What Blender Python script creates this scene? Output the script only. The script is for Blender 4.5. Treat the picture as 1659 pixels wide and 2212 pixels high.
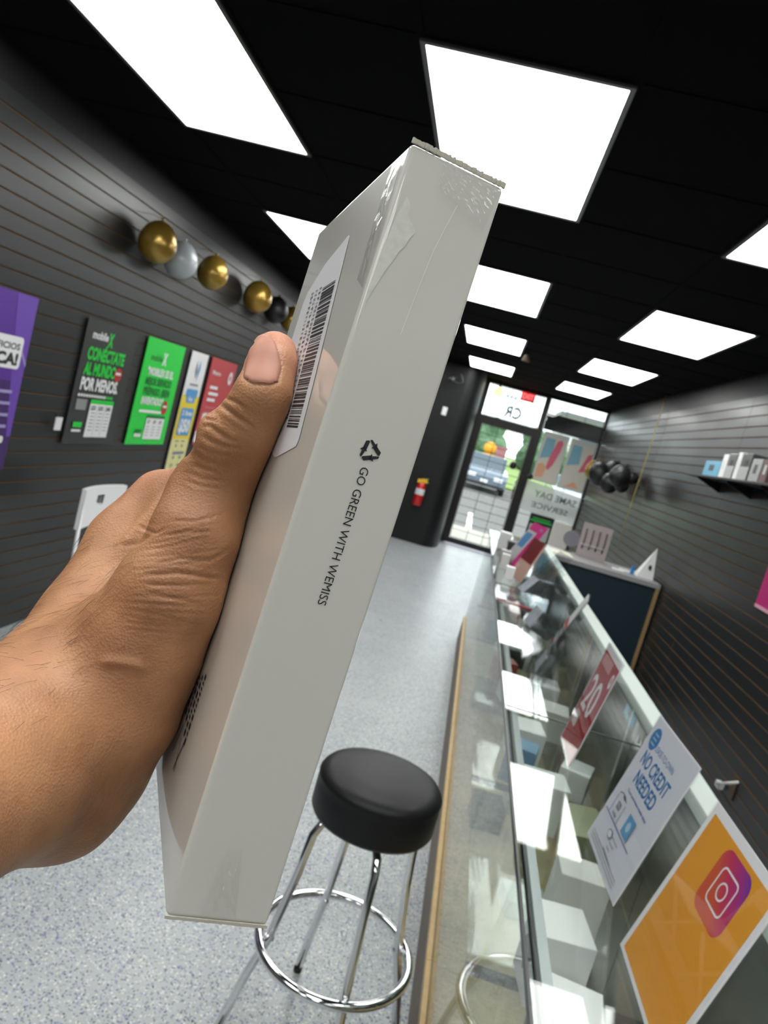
import bpy, bmesh, math, random
import numpy as np
from mathutils import Vector, Matrix
for o in list(bpy.data.objects): bpy.data.objects.remove(o)
SC = bpy.context.scene
COL = SC.collection
PI = math.pi
rnd = random.Random(7)

# ------------------------------------------------------------------ camera
F = 1625.0; CX = 829.5; CY = 1106.0
M = np.array([[0.95515, 0.12894, 0.26656], [0.27867, -0.08705, -0.95643], [-0.10012, 0.98782, -0.11908]])
CAM = np.array([0, 0, 1.63])
cd = bpy.data.cameras.new('camera'); cam = bpy.data.objects.new('camera', cd); COL.objects.link(cam)
cd.sensor_fit = 'VERTICAL'; cd.sensor_height = 36.0; cd.lens = 36.0 * F / 2212.0
cd.clip_start = 0.01; cd.clip_end = 300
mw = Matrix(((M[0][0], -M[1][0], -M[2][0], 0), (M[0][1], -M[1][1], -M[2][1], 0), (M[0][2], -M[1][2], -M[2][2], 1.63), (0, 0, 0, 1)))
cam.matrix_world = mw
cd.dof.use_dof = True; cd.dof.focus_distance = 0.29; cd.dof.aperture_fstop = 24.0
SC.camera = cam
# ------------------------------------------------------------------ world, light, exposure
SC.view_settings.view_transform = 'Standard'; SC.view_settings.look = 'None'
SC.view_settings.exposure = 0.55; SC.view_settings.gamma = 1.0
SC.view_settings.use_curve_mapping = False
SC.cycles.use_denoising = True
SC.cycles.max_bounces = 10; SC.cycles.transparent_max_bounces = 24
SC.cycles.diffuse_bounces = 4; SC.cycles.glossy_bounces = 5
SC.cycles.sample_clamp_indirect = 6.0
SC.cycles.caustics_reflective = False; SC.cycles.caustics_refractive = False
W = bpy.data.worlds.new('sky'); SC.world = W; W.use_nodes = True
wn = W.node_tree; bg = wn.nodes['Background']
bg.inputs[0].default_value = (0.90, 0.96, 1.0, 1); bg.inputs[1].default_value = 2.5
sun_d = bpy.data.lights.new('sun', 'SUN'); sun_d.energy = 2.0; sun_d.angle = 0.2; sun_d.color = (1, 0.96, 0.9)
sun = bpy.data.objects.new('sun', sun_d); COL.objects.link(sun); sun.rotation_euler = (math.radians(28), 0, math.radians(160))
PANEL_E = 5.6

def ray(u, v): return M.T @ np.array([(u - CX) / F, (v - CY) / F, 1.0])
def at(ax, val, u, v):
    d = ray(u, v); i = 'xyz'.index(ax); s = (val - CAM[i]) / d[i]; return Vector(CAM + d * s)
def c2w(p): return Vector(M.T @ np.asarray(p, float) + CAM)

# ------------------------------------------------------------------ materials
MATS = {}
def mat(name, col, rough=0.5, metal=0.0, spec=0.5, noise=0.0, nscale=20.0, emis=None, es=1.0, coat=0.0, bump=0.0, bscale=60.0, trans=0.0, sss=0.0, alpha=1.0):
    if name in MATS: return MATS[name]
    m = bpy.data.materials.new(name); m.use_nodes = True; nt = m.node_tree; p = nt.nodes['Principled BSDF']
    c = tuple(col) + (1,) if len(col) == 3 else col
    p.inputs['Base Color'].default_value = c; p.inputs['Roughness'].default_value = rough
    p.inputs['Metallic'].default_value = metal; p.inputs['Specular IOR Level'].default_value = spec
    p.inputs['Coat Weight'].default_value = coat; p.inputs['Coat Roughness'].default_value = 0.05
    p.inputs['Alpha'].default_value = alpha
    p.inputs['Transmission Weight'].default_value = trans
    if emis: p.inputs['Emission Color'].default_value = tuple(emis) + (1,); p.inputs['Emission Strength'].default_value = es
    if noise or bump:
        tc = nt.nodes.new('ShaderNodeTexCoord')
        nz = nt.nodes.new('ShaderNodeTexNoise'); nz.inputs['Scale'].default_value = nscale; nz.inputs['Detail'].default_value = 4
        nt.links.new(tc.outputs['Object'], nz.inputs['Vector'])
        if noise:
            mx = nt.nodes.new('ShaderNodeMix'); mx.data_type = 'RGBA'
            mx.inputs[6].default_value = tuple(x * (1 - noise) for x in c[:3]) + (1,)
            mx.inputs[7].default_value = tuple(min(1, x * (1 + noise)) for x in c[:3]) + (1,)
            nt.links.new(nz.outputs['Fac'], mx.inputs[0]); nt.links.new(mx.outputs[2], p.inputs['Base Color'])
        if bump:
            n2 = nt.nodes.new('ShaderNodeTexNoise'); n2.inputs['Scale'].default_value = bscale; n2.inputs['Detail'].default_value = 3
            nt.links.new(tc.outputs['Object'], n2.inputs['Vector'])
            bp = nt.nodes.new('ShaderNodeBump'); bp.inputs['Strength'].default_value = bump; bp.inputs['Distance'].default_value = 0.002
            nt.links.new(n2.outputs['Fac'], bp.inputs['Height']); nt.links.new(bp.outputs['Normal'], p.inputs['Normal'])
    MATS[name] = m; return m

def glassmat(name, tint=(0.975, 0.995, 0.985), fr=1.5, rough=0.0):
    if name in MATS: return MATS[name]
    m = bpy.data.materials.new(name); m.use_nodes = True; nt = m.node_tree; nt.nodes.clear()
    o = nt.nodes.new('ShaderNodeOutputMaterial'); t = nt.nodes.new('ShaderNodeBsdfTransparent'); g = nt.nodes.new('ShaderNodeBsdfGlossy')
    x = nt.nodes.new('ShaderNodeMixShader'); f = nt.nodes.new('ShaderNodeFresnel'); f.inputs['IOR'].default_value = fr
    t.inputs['Color'].default_value = tint + (1,); g.inputs['Roughness'].default_value = rough
    # the Fresnel node answers for the inside of the pane on back faces: use the outer index for both sides
    gm = nt.nodes.new('ShaderNodeNewGeometry'); mx = nt.nodes.new('ShaderNodeMix')
    mx.data_type = 'FLOAT'; mx.inputs[2].default_value = fr; mx.inputs[3].default_value = 1.0 / fr
    nt.links.new(gm.outputs['Backfacing'], mx.inputs[0]); 
    f2 = nt.nodes.new('ShaderNodeMath'); f2.operation = 'MULTIPLY'; f2.inputs[1].default_value = 1.0
    nt.links.new(mx.outputs[0], f.inputs['IOR'])
    nt.links.new(f.outputs[0], f2.inputs[0]); nt.links.new(f2.outputs[0], x.inputs[0])
    nt.links.new(t.outputs[0], x.inputs[1]); nt.links.new(g.outputs[0], x.inputs[2]); nt.links.new(x.outputs[0], o.inputs[0])
    MATS[name] = m; return m

white = mat('white_card', (0.8, 0.8, 0.8), 0.45)
black = mat('black_plastic', (0.012, 0.012, 0.014), 0.4)
chrome = mat('chrome', (0.82, 0.82, 0.84), 0.08, 1.0)
alum = mat('aluminium', (0.55, 0.57, 0.58), 0.28, 1.0)
glass = glassmat('case_glass'); frontglass = glassmat('front_case_glass', fr=1.2)
acrylic = glassmat('acrylic', (0.97, 0.98, 0.985), 1.30)
ink = mat('black_ink', (0.015, 0.015, 0.02), 0.5)
wood = mat('light_oak', (0.62, 0.42, 0.20), 0.45, noise=0.25, nscale=30)

# ------------------------------------------------------------------ mesh helpers
def empty(name, label, cat, loc=(0, 0, 0), group=None):
    o = bpy.data.objects.new(name, None); COL.objects.link(o); o.location = loc; o.empty_display_size = 0.05
    return tag(o, label, cat, group)
def tag(o, label=None, cat=None, group=None, kind=None):
    if label: o['label'] = label
    if cat: o['category'] = cat
    if group: o['group'] = group
    if kind: o['kind'] = kind
    return o
class MB:
    def __init__(s): s.v = []; s.f = []; s.m = []; s.sm = []
    def add(s, vs, fs, mi=0, smooth=False):
        n = len(s.v); s.v += [tuple(x) for x in vs]
        for f in fs: s.f.append([n + i for i in f]); s.m.append(mi); s.sm.append(smooth)
        return s
    def box(s, lo, hi, mi=0, bev=0.0):
        x0, y0, z0 = lo; x1, y1, z1 = hi
        if bev:
            bm = bmesh.new(); bmesh.ops.create_cube(bm, size=1)
            for v in bm.verts: v.co = Vector(((x0 + x1) / 2 + v.co.x * (x1 - x0), (y0 + y1) / 2 + v.co.y * (y1 - y0), (z0 + z1) / 2 + v.co.z * (z1 - z0)))
            bmesh.ops.bevel(bm, geom=bm.edges[:], offset=bev, segments=2, affect='EDGES', profile=0.5)
            bm.verts.index_update(); s.add([v.co.copy() for v in bm.verts], [[v.index for v in f.verts] for f in bm.faces], mi); bm.free(); return s
        return s.add([(x0, y0, z0), (x1, y0, z0), (x1, y1, z0), (x0, y1, z0), (x0, y0, z1), (x1, y0, z1), (x1, y1, z1), (x0, y1, z1)],
                     [(0, 3, 2, 1), (4, 5, 6, 7), (0, 1, 5, 4), (1, 2, 6, 5), (2, 3, 7, 6), (3, 0, 4, 7)], mi)
    def frame(s, O, U, V, N, mi=0, bev=0.0):     # box from origin and three full edge vectors
        O, U, V, N = Vector(O), Vector(U), Vector(V), Vector(N)
        t = MB().box((0, 0, 0), (1, 1, 1)) if not bev else None
        if bev:
            lu, lv, ln = U.length, V.length, N.length
            t = MB().box((0, 0, 0), (lu, lv, ln), 0, bev); k = (1 / lu, 1 / lv, 1 / ln)
        else: k = (1, 1, 1)
        fs = t.f
        if U.cross(V).dot(N) < 0: fs = [list(reversed(f)) for f in fs]
        return s.add([O + U * (p[0] * k[0]) + V * (p[1] * k[1]) + N * (p[2] * k[2]) for p in t.v], fs, mi)
    def tube(s, pts, r, n=12, mi=0, closed=False, smooth=True):
        pts = [Vector(p) for p in pts]; rs = r if isinstance(r, (list, tuple)) else [r] * len(pts)
        N = len(pts); rings = []; prev = None
        for i, p in enumerate(pts):
            a = pts[(i - 1) % N] if (closed or i > 0) else p; b = pts[(i + 1) % N] if (closed or i < N - 1) else p
            t = (b - a).normalized()
            if prev is None: u = t.orthogonal().normalized()
            else: u = (prev - t * prev.dot(t)).normalized()
            prev = u; w = t.cross(u)
            rings.append([p + (u * math.cos(2 * PI * k / n) + w * math.sin(2 * PI * k / n)) * rs[i] for k in range(n)])
        vs = [q for rr in rings for q in rr]; fs = []
        for i in range(N if closed else N - 1):
            j = (i + 1) % N
            for k in range(n): fs.append((i * n + k, i * n + (k + 1) % n, j * n + (k + 1) % n, j * n + k))
        if not closed: fs.append(tuple(reversed(range(n)))); fs.append(tuple((N - 1) * n + k for k in range(n)))
        return s.add(vs, fs, mi, smooth)
    def lathe(s, prof, c=(0, 0, 0), n=48, mi=0, axis=None):
        c = Vector(c); vs = []; fs = []; K = len(prof)
        R = Matrix.Identity(3) if axis is None else Vector((0, 0, 1)).rotation_difference(Vector(axis)).to_matrix()
        for k in range(n):
            a = 2 * PI * k / n
            for r, z in prof: vs.append(c + R @ Vector((r * math.cos(a), r * math.sin(a), z)))
        for k in range(n):
            j = (k + 1) % n
            for i in range(K - 1): fs.append((k * K + i, j * K + i, j * K + i + 1, k * K + i + 1))
        return s.add(vs, fs, mi, True)
    def build(s, name, m, parent=None, merge=False):
        me = bpy.data.meshes.new(name); me.from_pydata(s.v, [], s.f)
        for x in (m if isinstance(m, (list, tuple)) else [m]): me.materials.append(x)
        me.polygons.foreach_set('material_index', s.m); me.polygons.foreach_set('use_smooth', s.sm)
        if merge:
            bm = bmesh.new(); bm.from_mesh(me); bmesh.ops.remove_doubles(bm, verts=bm.verts, dist=1e-6); bm.to_mesh(me); bm.free()
        me.update(); o = bpy.data.objects.new(name, me); COL.objects.link(o)
        if parent: o.parent = parent
        return o
def child(o, parent):
    """keep world-coordinate geometry in place under a parent that stands at its base"""
    o.parent = parent; o.matrix_parent_inverse = Matrix.Translation(parent.location).inverted(); return o
def struct(name, mb, m, parent=None):
    o = mb.build(name, m)
    o['kind'] = 'structure'
    if parent: child(o, parent); del o['kind']
    return o
_tc = {}
def text_mesh(txt, size=1.0, bold=0.0, align='LEFT'):
    key = (txt, bold, align)
    if key not in _tc:
        cu = bpy.data.curves.new('t', 'FONT'); cu.body = txt; cu.size = 1; cu.offset = bold; cu.align_x = align; cu.resolution_u = 3
        ob = bpy.data.objects.new('t', cu); COL.objects.link(ob)
        dg = bpy.context.evaluated_depsgraph_get(); dg.update()
        me = bpy.data.meshes.new_from_object(ob.evaluated_get(dg))
        _tc[key] = ([v.co.copy() for v in me.vertices], [list(p.vertices) for p in me.polygons])
        bpy.data.objects.remove(ob); bpy.data.curves.remove(cu); bpy.data.meshes.remove(me)
    return _tc[key]
class Print:
    """flat printing laid on a plane: O lower-left corner, U/V unit axes; each layer a hair above the last"""
    def __init__(s, O, U, V, N=None, step=0.00025):
        s.O, s.U, s.V = Vector(O), Vector(U).normalized(), Vector(V).normalized(); s.N = s.U.cross(s.V).normalized()
        s.mb = MB(); s.mats = []; s.k = 1; s.step = step
    def mi(s, m):
        if m not in s.mats: s.mats.append(m)
        return s.mats.index(m)
    def poly(s, pts, m, lift=True):
        s.k += 1 if lift else 0; h = s.N * s.k * s.step
        s.mb.add([s.O + s.U * x + s.V * y + h for x, y in pts], [list(range(len(pts)))], s.mi(m)); return s
    def rect(s, x0, y0, x1, y1, m, lift=True): return s.poly([(x0, y0), (x1, y0), (x1, y1), (x0, y1)], m, lift)
    def rrect(s, x0, y0, x1, y1, r, m, n=6):
        pts = []
        for cx, cy, a0 in ((x1 - r, y0 + r, -90), (x1 - r, y1 - r, 0), (x0 + r, y1 - r, 90), (x0 + r, y0 + r, 180)):
            for k in range(n + 1):
                a = math.radians(a0 + 90 * k / n); pts.append((cx + r * math.cos(a), cy + r * math.sin(a)))
        return s.poly(pts, m)
    def ell(s, cx, cy, rx, ry, m, n=28): return s.poly([(cx + rx * math.cos(2 * PI * k / n), cy + ry * math.sin(2 * PI * k / n)) for k in range(n)], m)
    def text(s, txt, x, y, h, m, w=None, bold=0.015, align='LEFT', mirror=False):
        """h = capital height; w = total width to fit"""
        vs, fs = text_mesh(txt, 1, bold, 'LEFT')
        if not vs: return s
        mx = max(p.x for p in vs); mn = min(p.x for p in vs); k = h / 0.69
        kx = k if w is None else w / max(1e-6, mx - mn)
        tw = (mx - mn) * kx
        x0 = x if align == 'LEFT' else (x - tw / 2 if align == 'CENTER' else x - tw)
        s.k += 1; hh = s.N * s.k * s.step; P = []
        for p in vs:
            px = (p.x - mn) * kx
            if mirror: px = tw - px
            P.append(s.O + s.U * (x0 + px) + s.V * (y + p.y * k) + hh)
        s.mb.add(P, fs if not mirror else [list(reversed(f)) for f in fs], s.mi(m)); return s
    def build(s, name, parent=None):
        o = s.mb.build(name, s.mats)
        if parent: child(o, parent)
        return o

# ------------------------------------------------------------------ the room shell
XL, XR, YF, YB, ZC = -2.2, 1.744, 12.06, -4.2, 2.66
# floor : grey epoxy with blue, black and white flakes
def floor_mat():
    m = bpy.data.materials.new('flake_floor'); m.use_nodes = True; nt = m.node_tree; p = nt.nodes['Principled BSDF']
    tc = nt.nodes.new('ShaderNodeTexCoord')
    def vor(scale, off):
        mp = nt.nodes.new('ShaderNodeMapping'); mp.inputs['Location'].default_value = (off, off * 2, 0)
        nz = nt.nodes.new('ShaderNodeTexNoise'); nz.inputs['Scale'].default_value = scale * 1.2; nz.inputs['Detail'].default_value = 1
        ad = nt.nodes.new('ShaderNodeMix'); ad.data_type = 'RGBA'; ad.blend_type = 'LINEAR_LIGHT'; ad.inputs[0].default_value = 0.006
        v = nt.nodes.new('ShaderNodeTexVoronoi'); v.inputs['Scale'].default_value = scale
        nt.links.new(tc.outputs['Object'], mp.inputs[0]); nt.links.new(mp.outputs[0], nz.inputs['Vector'])
        nt.links.new(mp.outputs[0], ad.inputs[6]); nt.links.new(nz.outputs['Color'], ad.inputs[7]); nt.links.new(ad.outputs[2], v.inputs['Vector'])
        sp = nt.nodes.new('ShaderNodeSeparateColor'); nt.links.new(v.outputs['Color'], sp.inputs[0]); return v, sp
    base = (0.42, 0.44, 0.455, 1); cur = None
    big = nt.nodes.new('ShaderNodeTexNoise'); big.inputs['Scale'].default_value = 2.2; big.inputs['Detail'].default_value = 4
    nt.links.new(tc.outputs['Object'], big.inputs['Vector'])
    mx = nt.nodes.new('ShaderNodeMix'); mx.data_type = 'RGBA'; mx.inputs[6].default_value = (0.35, 0.37, 0.385, 1); mx.inputs[7].default_value = (0.49, 0.51, 0.52, 1)
    nt.links.new(big.outputs['Fac'], mx.inputs[0]); cur = mx.outputs[2]
    for scale, off, thr, col, dist in ((120, 0.3, 0.55, (0.74, 0.74, 0.68, 1), 0.36), (105, 1.7, 0.58, (0.11, 0.12, 0.24, 1), 0.33), (130, 4.1, 0.70, (0.03, 0.035, 0.06, 1), 0.34), (90, 6.1, 0.74, (0.22, 0.26, 0.42, 1), 0.33)):
        v, sp = vor(scale, off)
        a = nt.nodes.new('ShaderNodeMath'); a.operation = 'GREATER_THAN'; a.inputs[1].default_value = thr; nt.links.new(sp.outputs[0], a.inputs[0])
        b = nt.nodes.new('ShaderNodeMath'); b.operation = 'LESS_THAN'; b.inputs[1].default_value = dist; nt.links.new(v.outputs['Distance'], b.inputs[0])
        c = nt.nodes.new('ShaderNodeMath'); c.operation = 'MULTIPLY'; nt.links.new(a.outputs[0], c.inputs[0]); nt.links.new(b.outputs[0], c.inputs[1])
        k = nt.nodes.new('ShaderNodeMix'); k.data_type = 'RGBA'; k.inputs[7].default_value = col
        nt.links.new(c.outputs[0], k.inputs[0]); nt.links.new(cur, k.inputs[6]); cur = k.outputs[2]
    nt.links.new(cur, p.inputs['Base Color']); p.inputs['Roughness'].default_value = 0.32; p.inputs['Specular IOR Level'].default_value = 0.6
    n3 = nt.nodes.new('ShaderNodeTexNoise'); n3.inputs['Scale'].default_value = 9; nt.links.new(tc.outputs['Object'], n3.inputs['Vector'])
    mr = nt.nodes.new('ShaderNodeMapRange'); mr.inputs['To Min'].default_value = 0.22; mr.inputs['To Max'].default_value = 0.45
    nt.links.new(n3.outputs['Fac'], mr.inputs[0]); nt.links.new(mr.outputs[0], p.inputs['Roughness'])
    return m
struct('floor', MB().box((XL, YB, -0.05), (XR, YF, 0)), floor_mat())
ceil_m = mat('black_ceiling_tile', (0.0015, 0.0015, 0.0018), 0.9, spec=0.1, bump=0.4, bscale=120)
cl = struct('ceiling', MB().box((XL, YB, ZC), (XR, YF, ZC + 0.05)), ceil_m)
gx = [-1.68 + 0.603 * k for k in range(-1, 6)]
gy = [2.165 + 0.61 * k for k in range(-10, 17)]
g = MB()
for x in gx:
    if XL < x < XR: g.box((x - 0.012, YB, ZC - 0.004), (x + 0.012, YF, ZC))
for y in gy:
    if YB < y < YF: g.box((XL, y - 0.012, ZC - 0.0035), (XR, y + 0.012, ZC))
struct('ceiling_grid', g, mat('black_grid_bar', (0.0016, 0.0016, 0.0018), 0.9, spec=.1), cl)

# slat walls
def slat_face_mat():
    m = mat('charcoal_slat', (0.020, 0.0205, 0.0215), 0.36, spec=0.55, bump=0.05, bscale=35)
    nt = m.node_tree; p = nt.nodes['Principled BSDF']
    tc = nt.nodes.new('ShaderNodeTexCoord'); n = nt.nodes.new('ShaderNodeTexNoise'); n.inputs['Scale'].default_value = 1.5
    nt.links.new(tc.outputs['Object'], n.inputs['Vector'])
    mr = nt.nodes.new('ShaderNodeMapRange'); mr.inputs['To Min'].default_value = 0.28; mr.inputs['To Max'].default_value = 0.42
    nt.links.new(n.outputs['Fac'], mr.inputs[0]); nt.links.new(mr.outputs[0], p.inputs['Roughness'])
    return m
slat = slat_face_mat(); groove = mat('brown_mdf_groove', (0.17, 0.10, 0.05), 0.75)
blackpaint = mat('black_wall_paint', (0.006, 0.006, 0.007), 0.45, spec=0.4)
def slatwall(name, x, sgn, ztop, zg0, y0, y1):
    # profile in (depth into wall, z) going down; sgn = direction into the room
    mb = MB(); z = ztop; zg = zg0; segs = []
    while zg > 0.04:
        segs.append((0, z, 0, zg + 0.0045, 0)); segs.append((0, zg + 0.0045, 0.009, zg + 0.0045, 1)); segs.append((0.009, zg + 0.0045, 0.009, zg - 0.0045, 1)); segs.append((0.009, zg - 0.0045, 0, zg - 0.0045, 1))
        z = zg - 0.0045; zg -= 0.0762
    segs.append((0, z, 0, 0, 0))
    for d0, a, d1, b, mi in segs:
        vs = [(x - sgn * d0, y0, a), (x - sgn * d1, y0, b), (x - sgn * d1, y1, b), (x - sgn * d0, y1, a)]
        mb.add(vs, [(0, 1, 2, 3) if sgn < 0 else (3, 2, 1, 0)], mi)
    mb.box((min(x - sgn * 0.05, x - sgn * 0.0095), y0, 0), (max(x - sgn * 0.05, x - sgn * 0.0095), y1, ZC), 1)
    # black painted band above the slats
    mb.box((min(x, x - sgn * 0.03), y0, ztop), (max(x, x - sgn * 0.03), y1, ZC), 2)
    return struct(name, mb, [slat, groove, blackpaint])
slatwall('wall_left', XL, 1, 2.50, 2.430, YB, 11.3)
wr = slatwall('wall_right', XR, -1, 2.471, 2.403, YB, YF)
sm_ = MB()
for y in (3.2, 5.64, 8.08, 10.52): sm_.box((XR - 0.0008, y - 0.0015, 0), (XR + 0.002, y + 0.0015, 2.471))
struct('panel_seam', sm_, groove, wr)
struct('wall_back', MB().box((XL, YB - 0.05, 0), (XR, YB, ZC)), mat('back_wall_paint', (0.25, 0.25, 0.25), 0.6))
# black front wall with its rounded return towards the door
mb = MB(); pts = [(XL, 10.85), (-0.47, 10.85)]
for k in range(1, 11):
    a = PI / 2 * k / 10; pts.append((-0.47 + 0.25 * math.sin(a), 11.25 - 0.4 * math.cos(a)))
pts.append((-0.22, YF + 0.08)); n = len(pts)
for i in range(n - 1):
    (x0, y0), (x1, y1) = pts[i], pts[i + 1]
    mb.add([(x0, y0, 0), (x1, y1, 0), (x1, y1, ZC), (x0, y0, ZC)], [(0, 1, 2, 3)], 0, 1 <= i < n - 2)
mb.add([(XL, YF + 0.08, 0), (-0.22, YF + 0.08, 0), (-0.22, YF + 0.08, ZC), (XL, YF + 0.08, ZC)], [(3, 2, 1, 0)])
struct('wall_front', mb, blackpaint)

# ------------------------------------------------------------------ storefront
fm = mat('dark_bronze_frame', (0.012, 0.009, 0.009), 0.4, spec=0.5)
shop_glass = glassmat('shop_glass', (0.93, 0.96, 0.95))
y0, y1 = YF - 0.03, YF + 0.05
mb = MB()
mb.box((-0.22, y0, 0), (-0.15, y1, ZC)); mb.box((0.75, y0, 0), (0.83, y1, ZC)); mb.box((1.715, y0, 0), (XR, y1, ZC))
mb.box((-0.15, y0, 2.61), (0.75, y1, ZC)); mb.box((0.83, y0, 2.62), (1.715, y1, ZC)); mb.box((-0.15, y0, 2.02), (0.75, y1, 2.11))
mb.box((0.83, y0, 0), (1.715, y1, 0.14))
struct('trim_1', mb, fm)
door = MB().box((-0.15, y0, 0.0), (-0.10, y1 - .01, 2.02)).box((0.69, y0, 0), (0.75, y1 - .01, 2.02)).box((-0.10, y0, 1.97), (0.69, y1 - .01, 2.02)).box((-0.10, y0, 0), (0.69, y1 - .01, 0.09))
dr = struct('door_1', door, fm)
struct('door_pane', MB().box((-0.10, YF, 0.09), (0.69, YF + 0.006, 1.97)), shop_glass, dr)
struct('door_handle', MB().tube([(0.66, YF - 0.03, 0.95), (0.66, YF - 0.07, 0.95), (0.66, YF - 0.07, 1.25), (0.66, YF - 0.03, 1.25)], 0.012), alum, dr)
struct('door_threshold', MB().box((-0.16, YF - 0.25, 0), (0.78, YF + 0.05, 0.012)), mat('pale_lilac_mat', (0.5, 0.48, 0.6), 0.6), dr)
w1 = struct('window_1', MB().box((-0.15, YF, 2.11), (0.75, YF + 0.006, 2.61)), shop_glass)
w2 = struct('window_2', MB().box((0.83, YF, 0.14), (1.715, YF + 0.006, 2.62)), shop_glass)
grm = mat('black_security_bar', (0.01, 0.01, 0.012), 0.5)
def grille(x0, x1, z0, z1, nx, nz, y):
    m = MB()
    for i in range(nx + 1):
        x = x0 + (x1 - x0) * i / nx; m.box((x - 0.004, y, z0), (x + 0.004, y + 0.008, z1))
    for j in range(nz + 1):
        z = z0 + (z1 - z0) * j / nz; m.box((x0, y - 0.002, z - 0.004), (x1, y + 0.006, z + 0.004))
    return m
tag(grille(-0.13, 0.73, 2.12, 2.60, 5, 4, YF + 0.02).build('security_grille', grm), 'small black security grille over the transom above the door', 'grille')
tag(grille(-0.09, 0.68, 0.10, 1.96, 3, 14, YF + 0.02).build('security_grille', grm), 'tall black security grille across the glass entrance door', 'grille')
tag(grille(0.84, 1.71, 0.16, 2.6, 3, 12, YF + 0.02).build('security_grille', grm), 'wide black security grille over the display window right of the door', 'grille')

# decals and posters on the shop window
frost = mat('frosted_film', (0.80, 0.85, 0.83), 0.7, alpha=0.86)
tealtxt = mat('teal_grey_lettering', (0.16, 0.22, 0.20), 0.6)
gt = mat('dark_green_lettering', (0.02, 0.06, 0.03), 0.6)
R3 = lambda x, y, z: Vector((x, y, z))
p = Print((0.83, YF - 0.002, 0.0), (1, 0, 0), (0, 0, 1), step=0.0006)
p.poly([(0.0, 0.84), (0.885, 0.80), (0.885, 1.26), (0.0, 1.31)], frost)
p.text('SAME DAY', 0.17, 1.09, 0.10, tealtxt, w=0.66, mirror=True); p.text('SERVICE', 0.17, 0.92, 0.085, tealtxt, w=0.58, mirror=True)
tag(p.build('window_decal'), 'frosted window decal reading SAME DAY SERVICE seen from behind', 'decal')
p = Print((-0.15, YF - 0.002, 2.11), (1, 0, 0), (0, 0, 1), step=0.0006)
p.text('CR', 0.33, 0.06, 0.17, gt, w=0.27, mirror=True, bold=0.03); p.text('0000', 0.26, 0.33, 0.09, tealtxt, w=0.24, mirror=True, bold=0.02)
tag(p.build('transom_decal'), 'mirrored dark green letters on the glass above the door', 'decal')
art_w = mat('poster_back_white', (0.72, 0.72, 0.70), 0.7, alpha=0.93)
def noisy_art(name, cols):
    m = bpy.data.materials.new(name); m.use_nodes = True; nt = m.node_tree; pr = nt.nodes['Principled BSDF']; pr.inputs['Roughness'].default_value = 0.7
    tc = nt.nodes.new('ShaderNodeTexCoord'); nz = nt.nodes.new('ShaderNodeTexNoise'); nz.inputs['Scale'].default_value = 4.5; nz.inputs['Detail'].default_value = 1
    cr = nt.nodes.new('ShaderNodeValToRGB'); e = cr.color_ramp.elements
    e[0].position = 0.3; e[0].color = cols[0] + (1,); e[1].position = 0.7; e[1].color = cols[-1] + (1,)
    for i, c in enumerate(cols[1:-1]): q = e.new(0.3 + 0.4 * (i + 1) / (len(cols) - 1)); q.color = c + (1,)
    nt.links.new(tc.outputs['Object'], nz.inputs['Vector']); nt.links.new(nz.outputs['Fac'], cr.inputs[0]); nt.links.new(cr.outputs[0], pr.inputs['Base Color']); MATS[name] = m; return m
art1 = noisy_art('watercolour_print', [(0.25, 0.45, 0.55), (0.75, 0.72, 0.66), (0.8, 0.35, 0.3)])
pink = mat('coral_pink_ink', (0.78, 0.16, 0.24), 0.6); peach = mat('peach_ink', (0.85, 0.45, 0.28), 0.6); skyb = mat('sky_blue_ink', (0.25, 0.5, 0.62), 0.6)
for i, (xa, xb, lab) in enumerate([(0.88, 1.27, 'window poster with a pink streak on pale blue, nearer the door'), (1.31, 1.70, 'window poster with pink and peach blots, nearer the slat wall')]):
    o = tag(MB().box((xa, YF - 0.008, 1.33), (xb, YF - 0.004, 2.12)).build('window_poster', art_w), lab, 'poster', 'posters hung in the shop window')
    q = Print((xa, YF - 0.0085, 1.33), (1, 0, 0), (0, 0, 1), step=0.0005); w = xb - xa
    q.rect(0.02, 0.02, w - 0.02, 0.72, mat('cream_print', (0.75, 0.71, 0.62), 0.7))
    q.poly([(0.03, 0.36), (w * 0.55, 0.42), (w * 0.5, 0.7), (0.05, 0.7)], skyb)
    q.build('poster_print', o); q = Print((xa, YF - 0.0095, 1.33), (1, 0, 0), (0, 0, 1), step=0.0005)
    q.poly([(w * .42, .25), (w * .52, .2), (w * .66, .3), (w * .80, .52), (w * .84, .66), (w * .76, .71), (w * .6, .68), (w * .50, .5), (w * .45, .4)] if i == 0 else [(w * .6, .3), (w * .95, .34), (w * .97, .62), (w * .8, .6)], pink)
    q.build('poster_print', o); q = Print((xa, YF - 0.0105, 1.33), (1, 0, 0), (0, 0, 1), step=0.0005)
    q.poly([(.03, .05), (w * .4, .08), (w * .45, .24), (w * .25, .3), (.03, .26)] if i == 0 else [(w * .2, .03), (w * .8, .05), (w * .55, .14)], peach)
    q.build('poster_print', o)
# dark sign band across the top of the window (soffit sign of the shop outside)
tag(MB().box((0.84, YF + 0.052, 2.14), (1.735, YF + 0.075, 2.40)).build('fascia_sign', mat('dark_sign', (0.035, 0.03, 0.035), 0.6, noise=0.5, nscale=18)), 'dark sign band hanging outside above the display window', 'sign')
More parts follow.
